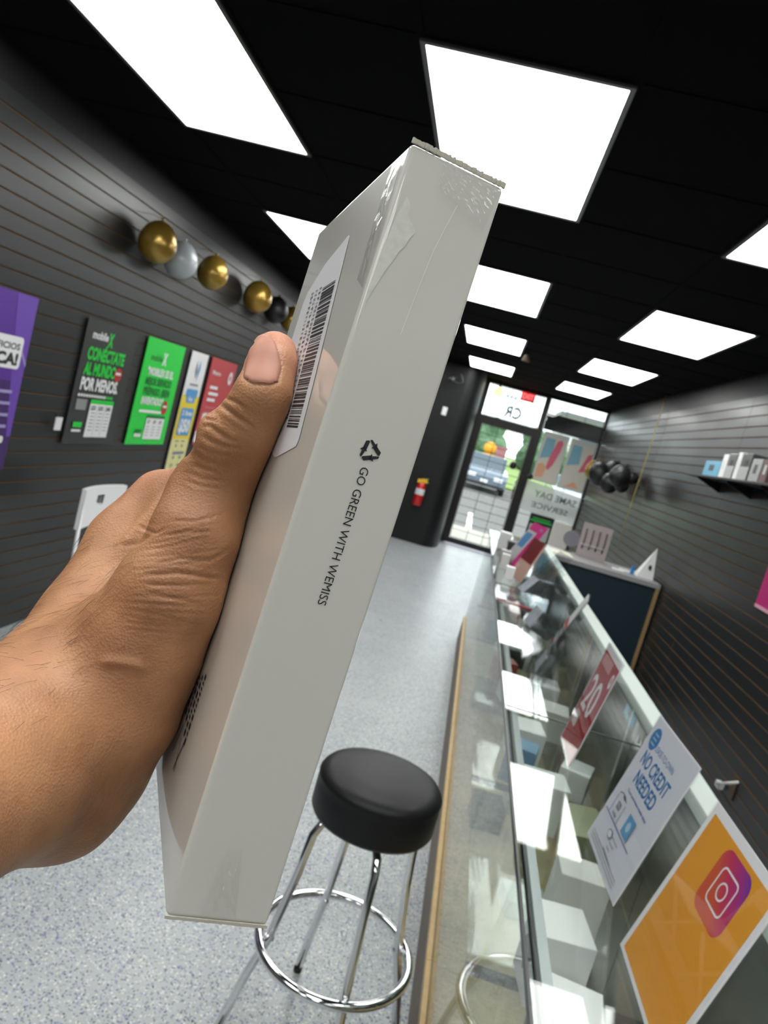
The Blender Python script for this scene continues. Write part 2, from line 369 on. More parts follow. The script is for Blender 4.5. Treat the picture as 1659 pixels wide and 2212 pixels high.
# black framed screen with green print low in the window
o = tag(MB().frame((1.03, YF - 0.05, 0.40), (0.38, 0, 0), (0, 0, 0.43), (0, 0.02, 0), 0, 0.004).build('window_panel', black), 'black framed poster panel with green lines low in the window', 'sign')
q = Print((1.03, YF - 0.05, 0.40), (1, 0, 0), (0, 0, 1), step=0.0006)
q.rect(0.03, 0.03, 0.35, 0.27, mat('pale_panel', (0.5, 0.52, 0.5), 0.5)); q.rect(0.02, 0.31, 0.36, 0.34, mat('vivid_green', (0.03, 0.5, 0.08), 0.4)); q.rect(0.05, 0.355, 0.33, 0.375, MATS['vivid_green'])
q.build('screen_print', o)
o = MB().box((1.42, YF - 0.06, 0.30), (1.70, YF - 0.045, 0.80)).build('display_board', mat('cream_board', (0.85, 0.82, 0.74), 0.6)); tag(o, 'plain cream display board standing in the window corner', 'board')
# exit sign, bulb, outlet, security camera, extinguisher
t = empty('exit_sign', 'red illuminated EXIT sign hanging from the ceiling before the transom', 'sign', (0.46, 11.85, 2.50))
child(MB().box((0.355, 11.85, 2.47), (0.575, 11.88, 2.60), 0, 0.004).build('sign_body', mat('exit_red', (0.6, 0.01, 0.02), 0.4, emis=(0.9, 0.02, 0.03), es=0.35)), t)
child(MB().tube([(0.465, 11.865, 2.60), (0.465, 11.865, 2.657)], 0.008).build('hanger', black), t)
q = Print((0.355, 11.85, 2.47), (1, 0, 0), (0, 0, 1), step=0.0008); q.text('EXIT', 0.02, 0.03, 0.075, mat('exit_letter', (0.9, 0.2, 0.2), 0.4, emis=(1, 0.15, 0.15), es=1.2), w=0.18, bold=0.03); q.build('lettering', t)
t = empty('ceiling_bulb', 'glowing warm white round bulb at the ceiling corner above the door', 'lamp', (0.0, 11.75, 2.52))
c = at('y', 11.75, 1077, 846)
t.location = c
child(MB().lathe([(0.0001, -0.075), (0.04, -0.065), (0.066, -0.035), (0.074, 0), (0.066, 0.03), (0.035, 0.055), (0.02, 0.07), (0.0001, 0.072)], c, 24).build('bulb', mat('warm_bulb', (1, 0.9, 0.6), 0.3, emis=(1, 0.66, 0.22), es=1.6)), t)
child(MB().tube([c + R3(0, 0, 0.06), (c.x, c.y, ZC - 0.004)], 0.02).build('lamp_socket', black), t)
t = empty('fire_extinguisher', 'red fire extinguisher with yellow tag hung on the black wall by the door', 'fire extinguisher', (-0.72, 10.78, 0.45))
ex, ey = at('y', 10.78, 906, 1065)[0], 10.78
zb = at('y', 10.78, 905, 1093)[2]; zt = at('y', 10.78, 912, 1042)[2]
red = mat('extinguisher_red', (0.55, 0.01, 0.012), 0.25, coat=0.5)
child(MB().lathe([(0.0001, zb), (0.06, zb), (0.065, zb + 0.01), (0.065, zt - 0.05), (0.05, zt - 0.02), (0.025, zt), (0.0001, zt)], (ex, ey, 0), 28).build('cylinder', red), t)
child(MB().lathe([(0.0665, zb + 0.16), (0.0668, zb + 0.17), (0.0668, zb + 0.24), (0.0665, zb + 0.25)], (ex, ey, 0), 28).build('label_band', white), t)
child(MB().tube([(ex, ey, zt), (ex, ey, zt + 0.03)], 0.018).frame((ex - 0.02, ey - 0.012, zt + 0.03), (0.11, 0, -0.02), (0, 0.02, 0), (0, 0, 0.012)).frame((ex - 0.02, ey - 0.012, zt + 0.045), (0.10, 0, 0.02), (0, 0.02, 0), (0, 0, 0.01)).build('valve', mat('brass', (0.6, 0.5, 0.3), 0.3, 1)), t)
child(MB().frame((ex - 0.07, ey - 0.03, zt - 0.015), (0.14, 0, 0.02), (0, 0, 0.055), (0, 0.004, 0)).build('inspection_tag', mat('yellow_tag', (0.85, 0.5, 0.02), 0.5)), t)
child(MB().tube([(ex + 0.03, ey, zt + 0.02), (ex + 0.085, ey - 0.01, zt - 0.03), (ex + 0.082, ey, zb + 0.22), (ex + 0.07, ey, zb + 0.1)], 0.009).build('hose', black), t)
c = at('y', 10.83, 960, 888)
tag(MB().box((c.x - 0.035, 10.82, c.z - 0.06), (c.x + 0.035, 10.85, c.z + 0.06), 0, 0.006).build('wall_switch', white), 'small white switch plate high on the black front wall', 'switch')
c = at('y', 10.6, 978, 820)
t = empty('security_camera', 'dark security camera with curved cable near the ceiling of the black wall', 'camera', c)
grey = mat('dark_grey_plastic', (0.06, 0.06, 0.065), 0.35)
child(MB().tube([c + R3(-.02, -.08, -.01), c + R3(.0, .03, .01)], 0.035, 20).build('camera_barrel', grey), t)
child(MB().tube([c + R3(-.021, -.084, -.0105), c + R3(-.02, -.079, -.01)], 0.022, 16).build('lens', black), t)
child(MB().tube([c + R3(0, 0.03, 0.01), c + R3(0.02, .15, .05), c + R3(.02, .24, .06)], 0.012).build('bracket', grey), t)
child(MB().tube([c + R3(.0, .04, .0)] + [c + R3(.05 + .09 * math.sin(k * .35), .06, -.02 + .13 * (k / 8) - .04 * math.sin(k * .4)) for k in range(9)], 0.006, 8).build('cable', grey), t)
c = at('y', 8.0, 1138, 770)
t = empty('ceiling_spotlight', 'tan cone shaped spotlight hanging beside the ceiling panels', 'lamp', c)
child(MB().lathe([(0.012, 0.05), (0.015, 0.03), (0.045, -0.05), (0.04, -0.05), (0.0001, -0.01)], c, 20).build('shade', mat('tan_metal', (0.16, 0.12, 0.08), 0.4)), t)
child(MB().tube([c + R3(0, 0, 0.04), (c.x, c.y, ZC - 0.004)], 0.006).build('stem', black), t)
tag(MB().tube([(1.70, 8.3, ZC - 0.004), (1.705, 8.302, 2.1), (1.698, 8.298, 1.6), (1.70, 8.3, 0.96)], 0.0045, 8).build('gold_ribbon', mat('gold_ribbon', (0.55, 0.40, 0.12), 0.4)), 'thin gold ribbon hanging from the ceiling in front of the right slat wall', 'ribbon')

# ------------------------------------------------------------------ ceiling light panels
em = mat('light_diffuser', (0.9, 0.9, 0.9), 0.5, emis=(0.98, 1.0, 0.97), es=PANEL_E)
rim = mat('panel_rim', (0.12, 0.12, 0.115), 0.4)
colx = [-1.68, -0.474, 0.735]; cn = ['left', 'middle', 'right']
rown = {-2: 'unseen row far behind the camera, added for light', -1: 'unseen row just behind the camera, added for light', 0: 'nearest row overhead', 1: 'second row', 2: 'third row', 3: 'row nearest the storefront'}
proto = None
for k in range(-2, 4):  # the two rows behind the camera are out of view, added to light the room
    for ci, x in enumerate(colx):
        yy = 2.165 + 2.438 * k
        if proto is None:
            proto = empty('ceiling_light', 'x', 'ceiling light', (x, yy, ZC - 0.006), 'flat ceiling light panels')
            f = MB(); a, b = 0.603, 1.219
            for lo, hi in (((0, 0, -0.006), (a, 0.016, 0.004)), ((0, b - 0.016, -0.006), (a, b, 0.004)), ((0, 0.016, -0.006), (0.016, b - 0.016, 0.004)), ((a - 0.016, 0.016, -0.006), (a, b - 0.016, 0.004))): f.box(lo, hi)
            f.build('frame', rim, proto)
            MB().box((0.016, 0.016, -0.003), (a - 0.016, b - 0.016, 0.002)).build('diffuser', em, proto); r = proto
        else:
            r = proto.copy(); COL.objects.link(r); r.location = (x, yy, ZC - 0.006)
            for ch in list(proto.children): cc = ch.copy(); COL.objects.link(cc); cc.parent = r
        r['label'] = 'white rectangular ceiling light panel, %s column, %s' % (cn[ci], rown[k])

# ------------------------------------------------------------------ outside
conc = mat('concrete', (0.28, 0.26, 0.225), 0.8, noise=0.12, nscale=3)
struct('trim_2', MB().box((-12, YF + 0.08, -0.10), (14, 15.0, -0.02)), conc)
tag(MB().box((-30, 15.0, -0.2), (32, 38, -0.16)).build('parking_lot', mat('asphalt', (0.085, 0.08, 0.076), 0.9, noise=0.2, nscale=8)), kind='structure')
tag(MB().add([(-30, 38, -.2), (34, 38, -.2), (34, 38, -.05), (-30, 38, -.05), (-30, 42, .5), (34, 42, .5), (-30, 80, 1.2), (34, 80, 1.2)], [(0, 1, 2, 3), (3, 2, 5, 4), (4, 5, 7, 6)]).build('lawn', mat('grass', (0.14, 0.21, 0.045), 0.9, noise=0.3, nscale=4)), kind='structure')
for x in (-1.6, 0.15): tag(MB().box((x, 15.3, -0.16), (x + 0.12, 20, -0.155)).build('parking_line', mat('white_paint', (0.8, 0.8, 0.78), 0.7)), 'white painted parking line %s outside the door' % ('left' if x < 0 else 'right'), 'road marking')
def car(name, x, y, col, lab):
    t = empty(name, lab, 'car', (x, y, -0.16))
    def S(prof, w, m, nm, zoff=0):
        vs = [(x + s * w / 2, y + a, -0.16 + b) for s in (-1, 1) for a, b in prof]; n = len(prof)
        fs = [tuple(range(n)), tuple(reversed(range(n, 2 * n)))] + [(i, i + n, (i + 1) % n + n, (i + 1) % n) for i in range(n)]
        o = MB().add(vs, fs).build(nm, m); child(o, t); md = o.modifiers.new('b', 'BEVEL'); md.width = 0.05; md.segments = 3; return o
    S([(0, .3), (0, .62), (.1, .85), (1.0, .98), (4.4, 1.0), (4.5, .8), (4.5, .3)], 1.8, col, 'body')
    S([(1.0, .97), (1.75, 1.5), (3.6, 1.52), (4.3, 1.0)], 1.5, mat('car_window', (0.04, 0.06, 0.08), 0.05), 'cabin')
    child(MB().box((x - .8, y - .03, .1), (x + .8, y + .04, .22)).build('bumper', black), t)
    for s in (-1, 1):
        child(MB().frame((x + s * .55 - .18, y - .02, .38), (.36, 0, 0), (0, 0, .15), (0, .08, 0), 0, .02).build('headlight', white), t)
        for yy in (.85, 3.6):
            child(MB().tube([(x + s * .72, y + yy, .17), (x + s * .92, y + yy, .17)], .33, 24).build('wheel', black), t)
    child(MB().frame((x - .15, y - .035, .25), (.3, 0, 0), (0, 0, .12), (0, .01, 0)).build('license_plate', white), t)
car('car', 0.45, 30.5, mat('car_blue_grey', (0.11, 0.14, 0.19), 0.25, coat=1), 'blue grey car parked facing the shop beyond the door')
car('car', 4.2, 31.0, mat('car_silver', (0.5, 0.52, 0.55), 0.3, 0.3, coat=1), 'silver car parked behind the posters of the display window')
rose = mat('dusty_rose_bin', (0.34, 0.12, 0.14), 0.6)
c = at('y', 43, 1080, 985); bt = at('y', 43, 1084, 966).z
t = empty('trash_bin', 'dull maroon waste bin on the lawn across the lot', 'bin', (c.x, 43, .52))
child(MB().frame((c.x - .28, 42.7, .50), (.56, 0, 0), (0, .6, 0), (0, 0, bt - .6), 0, .03).build('bin_body', rose), t)
child(MB().frame((c.x - .34, 42.65, bt - .1), (.68, 0, 0), (0, .7, 0), (0, 0, .1), 0, .03).build('lid', rose), t)
c = at('y', 44, 1059, 968)
t = empty('round_sign', 'orange round sign on a pole across the parking lot', 'sign', (c.x, 44, .53))
child(MB().tube([(c.x, 44, c.z), (c.x, 44.06, c.z)], .36, 28).build('sign_disc', mat('orange_sign', (0.9, 0.36, 0.02), 0.5)), t)
child(MB().tube([(c.x, 44.1, .50), (c.x, 44.1, c.z)], .04).build('pole', alum), t)
leaf = mat('foliage', (0.085, 0.155, 0.08), 0.8, noise=0.5, nscale=5)
for i, (x, y, r, h) in enumerate([(-5.2, 56, 2.0, 3.3), (-0.6, 52, 1.9, 3.1), (4.2, 54, 2.0, 3.3), (9.4, 56, 2.2, 3.4)]):
    t = empty('tree', 'leafy green tree beyond the parking lot, %s' % ['leftmost of the four', 'second from the left', 'third from the left', 'rightmost of the four'][i], 'tree', (x, y, .8), 'trees beyond the parking lot')
    child(MB().tube([(x, y, .7), (x + .1, y, 1.4), (x, y, 2.4)], [.22, .18, .14]).build('trunk', mat('bark', (0.12, 0.09, 0.06), 0.9)), t)
    bm = bmesh.new()
    for k in range(9):
        g_ = bmesh.ops.create_icosphere(bm, subdivisions=3, radius=r * rnd.uniform(.4, .65), matrix=Matrix.Translation((x + rnd.uniform(-.6, .6) * r, y + rnd.uniform(-.5, .5) * r, h * .62 + rnd.uniform(-.4, .5) * r)))
        for v in g_['verts']: v.co += v.co.normalized() * 0 + Vector((rnd.uniform(-1, 1), rnd.uniform(-1, 1), rnd.uniform(-1, 1))) * r * .05
    me = bpy.data.meshes.new('crown'); bm.to_mesh(me); bm.free(); me.materials.append(leaf); o = bpy.data.objects.new('crown', me); COL.objects.link(o); child(o, t)
t = empty('building', 'pale grey building across the street behind the display window', 'building', (9, 70, 1.0))
child(MB().box((6.2, 70, .9), (26, 76, 6.2)).build('wall', mat('pale_render', (0.55, 0.55, 0.55), 0.8)), t)
child(MB().box((6.0, 69.7, 6.2), (26.2, 76.2, 6.6)).build('roof', mat('roof_grey', (0.15, 0.15, 0.16), 0.8)), t)
for k in range(3): child(MB().box((8.2 + k * 4.6, 69.95, 3.0), (10.8 + k * 4.6, 70.0, 4.6)).build('window', MATS['car_window']), t)

# ------------------------------------------------------------------ left wall posters
def poster(name, lab, ya, yb, zb, zt, m, off=0.012, slant=0.0):
    x = XL + off
    o = MB().frame((x, ya, zb), (0, yb - ya, 0), (0, 0, zt - zb), (0.003, 0, 0)).build(name, m)
    tag(o, lab, 'poster', 'posters hung on the left slat wall')
    # reading direction on this wall runs towards +y ; the printed side faces +x
    q = Print((x + 0.003, ya, zb), (0, 1, 0), (0, 0, 1), step=0.0004)
    return o, q, yb - ya, zt - zb
PG = mat('poster_green', (0.02, 0.60, 0.06), 0.35); PW = mat('poster_white', (0.75, 0.75, 0.76), 0.4); PR = mat('badge_red', (0.42, 0.03, 0.03), 0.4)
PD = mat('poster_charcoal', (0.035, 0.036, 0.036), 0.4, spec=0.5); PDG = mat('dark_green_ink', (0.01, 0.16, 0.03), 0.4); PGY = mat('grey_ink', (0.25, 0.25, 0.26), 0.5)
PP = mat('poster_purple', (0.10, 0.035, 0.27), 0.35); PP2 = mat('deep_purple_ink', (0.055, 0.02, 0.12), 0.4); PL = mat('lilac_ink', (0.33, 0.28, 0.55), 0.4)
o, q, w, h = poster('wall_poster', 'purple poster with white lettering and a white speech bubble ending in CA!', 2.62, 3.375, 0.90, 1.735, PP)
q.rect(0, 0, w, h * .52, PP2)
q.poly([(w - .16, h), (w, h), (w, h * .2), (w - .03, h * .2)], mat('violet_ink', (0.14, 0.06, 0.38), .4))
q.text('ía', w - 0.26, h - 0.155, 0.085, PW, w=0.11, bold=0.05, align='RIGHT')
q.rrect(w - .55, h - .345, w - .045, h - .195, .02, PW)
q.text('BENEFICIOS', w - .065, h - .255, .028, ink, w=.30, bold=.03, align='RIGHT'); q.text('CA!', w - .065, h - .325, .05, ink, w=.16, bold=.05, align='RIGHT')
q.poly([(w - .045, h - .275), (w, h - .33), (w, h - .31), (w - .045, h - .255)], PL)
for i in range(4):
    for j in range(3): q.rect(w - .42 + j * .13, h - .46 - i * .055, w - .32 + j * .13, h - .445 - i * .055, PL); 
q.rrect(w - .5, h - .70, w - .06, h - .665, .015, PW)
q.build('poster_print', o)
o, q, w, h = poster('wall_poster', 'charcoal poster reading CONÉCTATE AL MUNDO POR MENOS with a price table', 3.84, 4.42, 1.03, 1.728, PD)
q.text('mobile', .075, h - .10, .042, PW, w=.17, bold=.03); q.text('X', .25, h - .125, .07, PG, w=.055, bold=.05)
q.text('CONÉCTATE', .06, h - .215, .065, PG, w=.42, bold=.045); q.text('AL MUNDO', .055, h - .30, .065, PG, w=.355, bold=.045); q.text('POR MENOS.', .055, h - .385, .065, PW, w=.42, bold=.045)
q.ell(.44, h - .275, .045, .042, PR); q.rect(.41, h - .275, .47, h - .26, PW)
for k in range(14): q.rect(.05 + k * .028, h - .425, .07 + k * .028, h - .41, PW if k < 11 else PG, k == 0)
q.rect(.05, h - .50, .16, h - .44, PGY)
q.rect(.20, h - .655, .46, h - .435, PW); q.rect(.20, h - .46, .46, h - .435, PG)
for k, s in enumerate(('$20', '$30', '$40')): q.text(s, .215 + k * .085, h - .495, .024, ink, w=.05, bold=.02)
for k in range(2): q.rect(.284 + k * .086, h - .65, .287 + k * .086, h - .46, PGY, False)
for i in range(6):
    for k in range(3): q.rect(.222 + k * .085, h - .515 - i * .02, .268 + k * .085, h - .511 - i * .02, PGY, False)
q.rect(.06, h - .60, .15, h - .57, PG); q.rect(.055, h - .625, .15, h - .612, PW, False)
q.build('poster_print', o)
o, q, w, h = poster('wall_poster', 'bright green poster with a white X and a small white price table', 4.57, 5.155, 1.03, 1.733, PG)
q.text('mobile', .09, h - .14, .038, PDG, w=.17, bold=.03); q.text('X', .265, h - .155, .075, PW, w=.065, bold=.05)
for i, (tt, m_) in enumerate((('"MOBILEX ES EL', PW), ('MEJOR SERVICIO', PDG), ('PREPAGO. ¡BIEN', PDG), ('INVENTADO!"', PW))): q.text(tt, .085, h - .235 - i * .065, .046, m_, w=.40 if i < 3 else .33, bold=.04)
q.ell(.46, h - .44, .045, .05, PR); q.rect(.43, h - .44, .49, h - .425, PW)
q.rect(.085, h - .485, .42, h - .468, PW)
q.rect(.22, h - .665, .50, h - .50, PW); q.rect(.22, h - .52, .50, h - .50, PDG)
for k, s in enumerate(('$7', '$9', '$20')): q.text(s, .24 + k * .09, h - .555, .022, ink, w=.04)
for i in range(4):
    for k in range(3): q.rect(.235 + k * .09, h - .58 - i * .02, .285 + k * .09, h - .576 - i * .02, PGY, False)
q.rect(.09, h - .62, .18, h - .60, PDG); q.rect(.085, h - .65, .18, h - .63, PW)
q.build('poster_print', o)
PY = mat('poster_yellow', (0.78, 0.60, 0.05), .4); PY2 = mat('pale_yellow_ink', (0.72, 0.68, 0.30), .4); PB = mat('poster_blue', (0.10, 0.30, 0.58), .4)
o, q, w, h = poster('wall_poster', 'narrow white and yellow poster with 2 lines for $50 in a blue box', 5.29, 5.61, 0.83, 1.732, PW)
q.rect(0, 0, w, h * .64, PY); q.rect(0, 0, w, h * .27, PY2)
q.poly([(.13, h - .06), (.17, h - .14), (.15, h - .2), (.12, h - .14)], PGY); q.poly([(.19, h - .05), (.21, h - .12), (.18, h - .22), (.17, h - .14)], PB)
q.rect(.08, h - .25, .24, h - .235, PGY)
q.rrect(.05, h - .34, .27, h - .275, .02, PB); q.rrect(.08, h - .38, .24, h - .31, .02, PB); q.text('Hoy', .16, h - .365, .03, PW, w=.08, bold=.03, align='CENTER')
q.rrect(.04, h - .63, .275, h - .42, .02, PB); q.text('2 lines', .16, h - .475, .035, PW, w=.19, bold=.03, align='CENTER'); q.text('$50', .16, h - .60, .09, PW, w=.20, bold=.05, align='CENTER')
for k in range(2): q.rect(.06 + k * .11, h - .68, .12 + k * .11, h - .67, PGY, False); q.ell(.09 + k * .11, h - .71, .014, .012, PGY)
q.rect(.06, h - .775, .27, h - .755, mat('slate_ink', (.2, .22, .35), .5))
for k in range(4): q.ell(.09 + (k % 2) * .12, h - .80 - (k // 2) * .06, .015, .012, MATS['slate_ink'])
q.build('poster_print', o)
PRD = mat('poster_red', (0.50, 0.055, 0.065), .4)
o, q, w, h = poster('wall_poster', 'red poster with a white oval emblem, partly behind the thumb', 5.70, 6.29, 1.03, 1.733, PRD)
q.text('Metro', .07, h - .13, .035, PW, w=.18); q.ell(w - .1, h - .13, .045, .055, PW); q.ell(w - .1, h - .13, .018, .024, PRD)
for i in range(3): q.rect(.08, h - .245 - i * .05, .25 + .04 * (i == 1), h - .22 - i * .05, PW, False)
for i in range(2): q.rect(.08, h - .40 - i * .04, .3, h - .39 - i * .04, mat('faded_pink', (.6, .2, .22), .5), False)
q.rrect(.06, .16, .26, .26, .02, PW); q.rect(0, .02, .4, .11, PW)
q.build('poster_print', o)
c = at('x', XL + .03, 125, 915)
t = empty('price_clip', 'small white clip tag hooked on the slats beside the charcoal poster', 'tag', c)
child(MB().frame((c.x, c.y - .03, c.z - .035), (0, .06, 0), (0, 0, .07), (.004, 0, 0)).build('card', PW), t)
child(MB().tube([(c.x, c.y, c.z + .03), (XL + .004, c.y, c.z + .045)], .004, 8).build('hook', black), t)

# ------------------------------------------------------------------ balloons
gold = mat('gold_latex', (0.36, 0.22, 0.035), 0.28, metal=0.55, coat=0.3); silver = mat('pearl_white_latex', (0.50, 0.53, 0.56), 0.28, coat=.3); blk = mat('black_latex', (0.012, 0.012, 0.014), 0.42)
smoky = mat('smoky_black_latex', (0.01, 0.009, 0.009), 0.35, alpha=0.86)
def balloon(c, r, m, lab, tilt=(0, 0, 1), grp='balloon garland along the top of the left slat wall'):
    c = Vector(c); t = empty('balloon', lab, 'balloon', c, grp)
    prof = [(0.0001, -1.0)] + [(math.sin(PI * k / 14) * (1 - .0 * k), -math.cos(PI * k / 14) * (1.0 if k < 7 else 1.22)) for k in range(1, 14)] + [(0.05, 1.24)]
    child(MB().lathe([(a * r, b * r) for a, b in prof], c, 32, axis=tilt).build('envelope', m), t)
    ax = Vector(tilt).normalized()
    wx = XL + .002 if c.x < 0 else XR - .001
    if abs(c.x - wx) < .4:
        k_ = c + ax * (1.3 * r); child(MB().tube([k_, (k_ + Vector((wx, k_.y, k_.z + .01))) / 2 + Vector((0, 0, .01)), (wx, k_.y, k_.z + .01)], .0015, 6).build('tie_string', m), t)
    else:
        k_ = c + ax * (1.3 * r); child(MB().tube([k_, (k_.x, k_.y, k_.z + .5 * (ZC - .004 - k_.z)), (k_.x, k_.y, ZC - .004)], .001, 6).build('tie_string', m), t)
    child(MB().lathe([(0.05 * r, 1.20 * r), (0.05 * r, 1.28 * r), (0.12 * r, 1.36 * r), (0.0001, 1.34 * r)], c, 12, axis=tilt).build('knot', m), t)
def bl(u, v, px, x, m, lab, tilt=(0, 0, 1), grp='balloon garland along the top of the left slat wall'):
    c = at('x', x, u, v); d = M @ (np.array(c) - CAM); balloon(c, px * d[2] / F, m, lab, tilt, grp)
bl(340, 528, 41, -2.07, gold, 'gold balloon, leftmost in the garland on the left wall')
bl(390, 566, 36, -2.07, silver, 'pearly white balloon between two gold ones on the left wall')
bl(459, 593, 33, -2.07, gold, 'gold balloon just right of the white balloon')
bl(556, 645, 31, -2.07, gold, 'gold balloon left of the black balloon, third gold one')
bl(596, 672, 26, -2.06, blk, 'black balloon between the last two gold balloons')
bl(628, 692, 24, -2.06, gold, 'gold balloon half hidden by the white box')
rg = 'black and gold balloon bunch in the window corner'
bl(1283, 1018, 20, 1.62, gold, 'gold balloon at the left end of the corner bunch', (0, 0, 1), rg)
bl(1296, 1026, 24, 1.46, blk, 'large black balloon overlapping the gold one by the window', (-.5, 0, 1), rg)
bl(1322, 1020, 22, 1.62, blk, 'black balloon at the top of the corner bunch', (.3, 0, 1), rg)
bl(1316, 1046, 20, 1.56, blk, 'black balloon hanging lowest left in the corner bunch', (-.3, 0, 1), rg)
bl(1338, 1030, 23, 1.44, blk, 'black balloon in the middle front of the corner bunch', (.3, 0, 1), rg)
bl(1343, 1050, 15, 1.56, blk, 'small black balloon hanging under the corner bunch', (.0, 0, 1), rg)
bl(1364, 1033, 14, 1.64, blk, 'small black balloon at the right end of the corner bunch', (1, 0, .3), rg)
for u, v, lab in ((1108, 1006, 'small black balloon seen against the door glass'), (1145, 1030, 'small black balloon beside the door mullion')):
    c = at('y', 11.9, u, v); balloon(c, .055 if u < 1120 else .045, blk, lab, (0, 0, 1), 'small balloons by the door')
    
# ------------------------------------------------------------------ folding chair by the left wall
t = empty('folding_chair', 'white folding chair with a handle slot by the left slat wall', 'chair', (-1.85, 3.9, 0))
wp = mat('white_plastic', (0.86, 0.86, 0.87), 0.4)
X0 = -1.9
def panel_curved(ya, yb, za, zb, x, bulge, th, m, nm, hole=None):
    mb = MB(); n = 12
    P = lambda i, z, dx: (x + dx - bulge * (1 - ((i / n) * 2 - 1) ** 2), ya + (yb - ya) * i / n, z)
    zs = [za, za + (zb - za) * .55, za + (zb - za) * .78, zb]
    for j in range(3):
        for i in range(n):
            if hole and j == 1 and i in hole: continue
            for dx, flip in ((0, False), (-th, True)):
                vs = [P(i, zs[j], dx), P(i + 1, zs[j], dx), P(i + 1, zs[j + 1], dx), P(i, zs[j + 1], dx)]
                mb.add(vs, [(0, 1, 2, 3) if not flip else (3, 2, 1, 0)], 0, True)
    for i in range(n):
        for z in (zs[0], zs[3]): mb.add([P(i, z, 0), P(i + 1, z, 0), P(i + 1, z, -th), P(i, z, -th)], [(0, 1, 2, 3)])
    for i in (0, n): mb.add([P(i, za, 0), P(i, zb, 0), P(i, zb, -th), P(i, za, -th)], [(0, 1, 2, 3)])
    return child(mb.build(nm, m), t)
panel_curved(3.68, 4.13, 0.64, 0.86, X0, 0.03, 0.025, wp, 'backrest', (5, 6))
child(MB().frame((X0 + .02, 3.72, .43), (.40, 0, 0), (0, .38, 0), (0, 0, .02), 0, .008).build('seat', wp), t)
for y in (3.70, 4.11):
    child(MB().tube([(X0 - .02, y, .84), (X0 + .0, y, .45), (X0 + .38, y, .01)], .011).build('leg', wp), t)
    child(MB().tube([(X0 + .34, y - .02 * (1 if y < 4 else -1), .42), (X0 - .05, y - .02 * (1 if y < 4 else -1), .01)], .011).build('leg', wp), t)
child(MB().tube([(X0 + .30, 3.70, .10), (X0 + .30, 4.11, .10)], .009).build('crossbar', wp), t)

# ------------------------------------------------------------------ bar stool
SX, SY = -0.006, 1.89
t = empty('bar_stool', 'bar stool with round black padded seat and chrome legs', 'stool', (SX, SY, 0))
vin = mat('black_vinyl', (0.010, 0.010, 0.011), 0.45, spec=0.24, bump=0.12, bscale=160)
zt = 0.735; r = 0.166
child(MB().lathe([(0.0001, zt + .006), (.08, zt + .005), (r - .03, zt), (r - .012, zt - .006), (r - .003, zt - .016), (r + .001, zt - .024), (r - .001, zt - .03), (r, zt - .05), (r, zt - .110), (r - .006, zt - .121), (r - .02, zt - .125), (0.0001, zt - .125)], (SX, SY, 0), 64).build('seat', vin), t)
child(MB().lathe([(0.0001, zt - .125), (.11, zt - .125), (.11, zt - .133), (.03, zt - .14), (.025, zt - .165), (0.0001, zt - .165)], (SX, SY, 0), 32).build('swivel_plate', chrome), t)
RR = 0.203; RZ = 0.267; SHF = lambda z: -.075 * (1 - z / .7)
ring = [(SX + RR * math.cos(2 * PI * k / 64), SY + SHF(RZ) + RR * math.sin(2 * PI * k / 64), RZ) for k in range(64)]
child(MB().tube(ring, .0125, 16, closed=True).build('foot_ring', chrome), t)
for k, ad in enumerate((200, 110, 290, 20)):
    a = math.radians(ad); dx, dy = math.cos(a), math.sin(a)
    P = [(r_, z_) for r_, z_ in ((.02, zt - .140), (.09, zt - .142), (.125, zt - .152), (.14, zt - .185), (.15, .45), (RR - .025, RZ), (RR + .005, .17), (.245, 0.01))]
    pts = [Vector((SX + dx * q_[0], SY + SHF(q_[1]) + dy * q_[0], q_[1])) for q_ in P]
    child(MB().tube(pts, .0115, 14).build('leg', chrome), t)
    child(MB().tube([pts[-1] + Vector((0, 0, .004)), pts[-1] - Vector((0, 0, .01))], .0125, 14).build('leg_cap', black), t.children[-1])
    child(MB().tube([pts[5] - Vector((dx, dy, 0)) * .014, pts[5] + Vector((dx, dy, 0)) * .012], .007, 10).build('bolt', chrome), t)

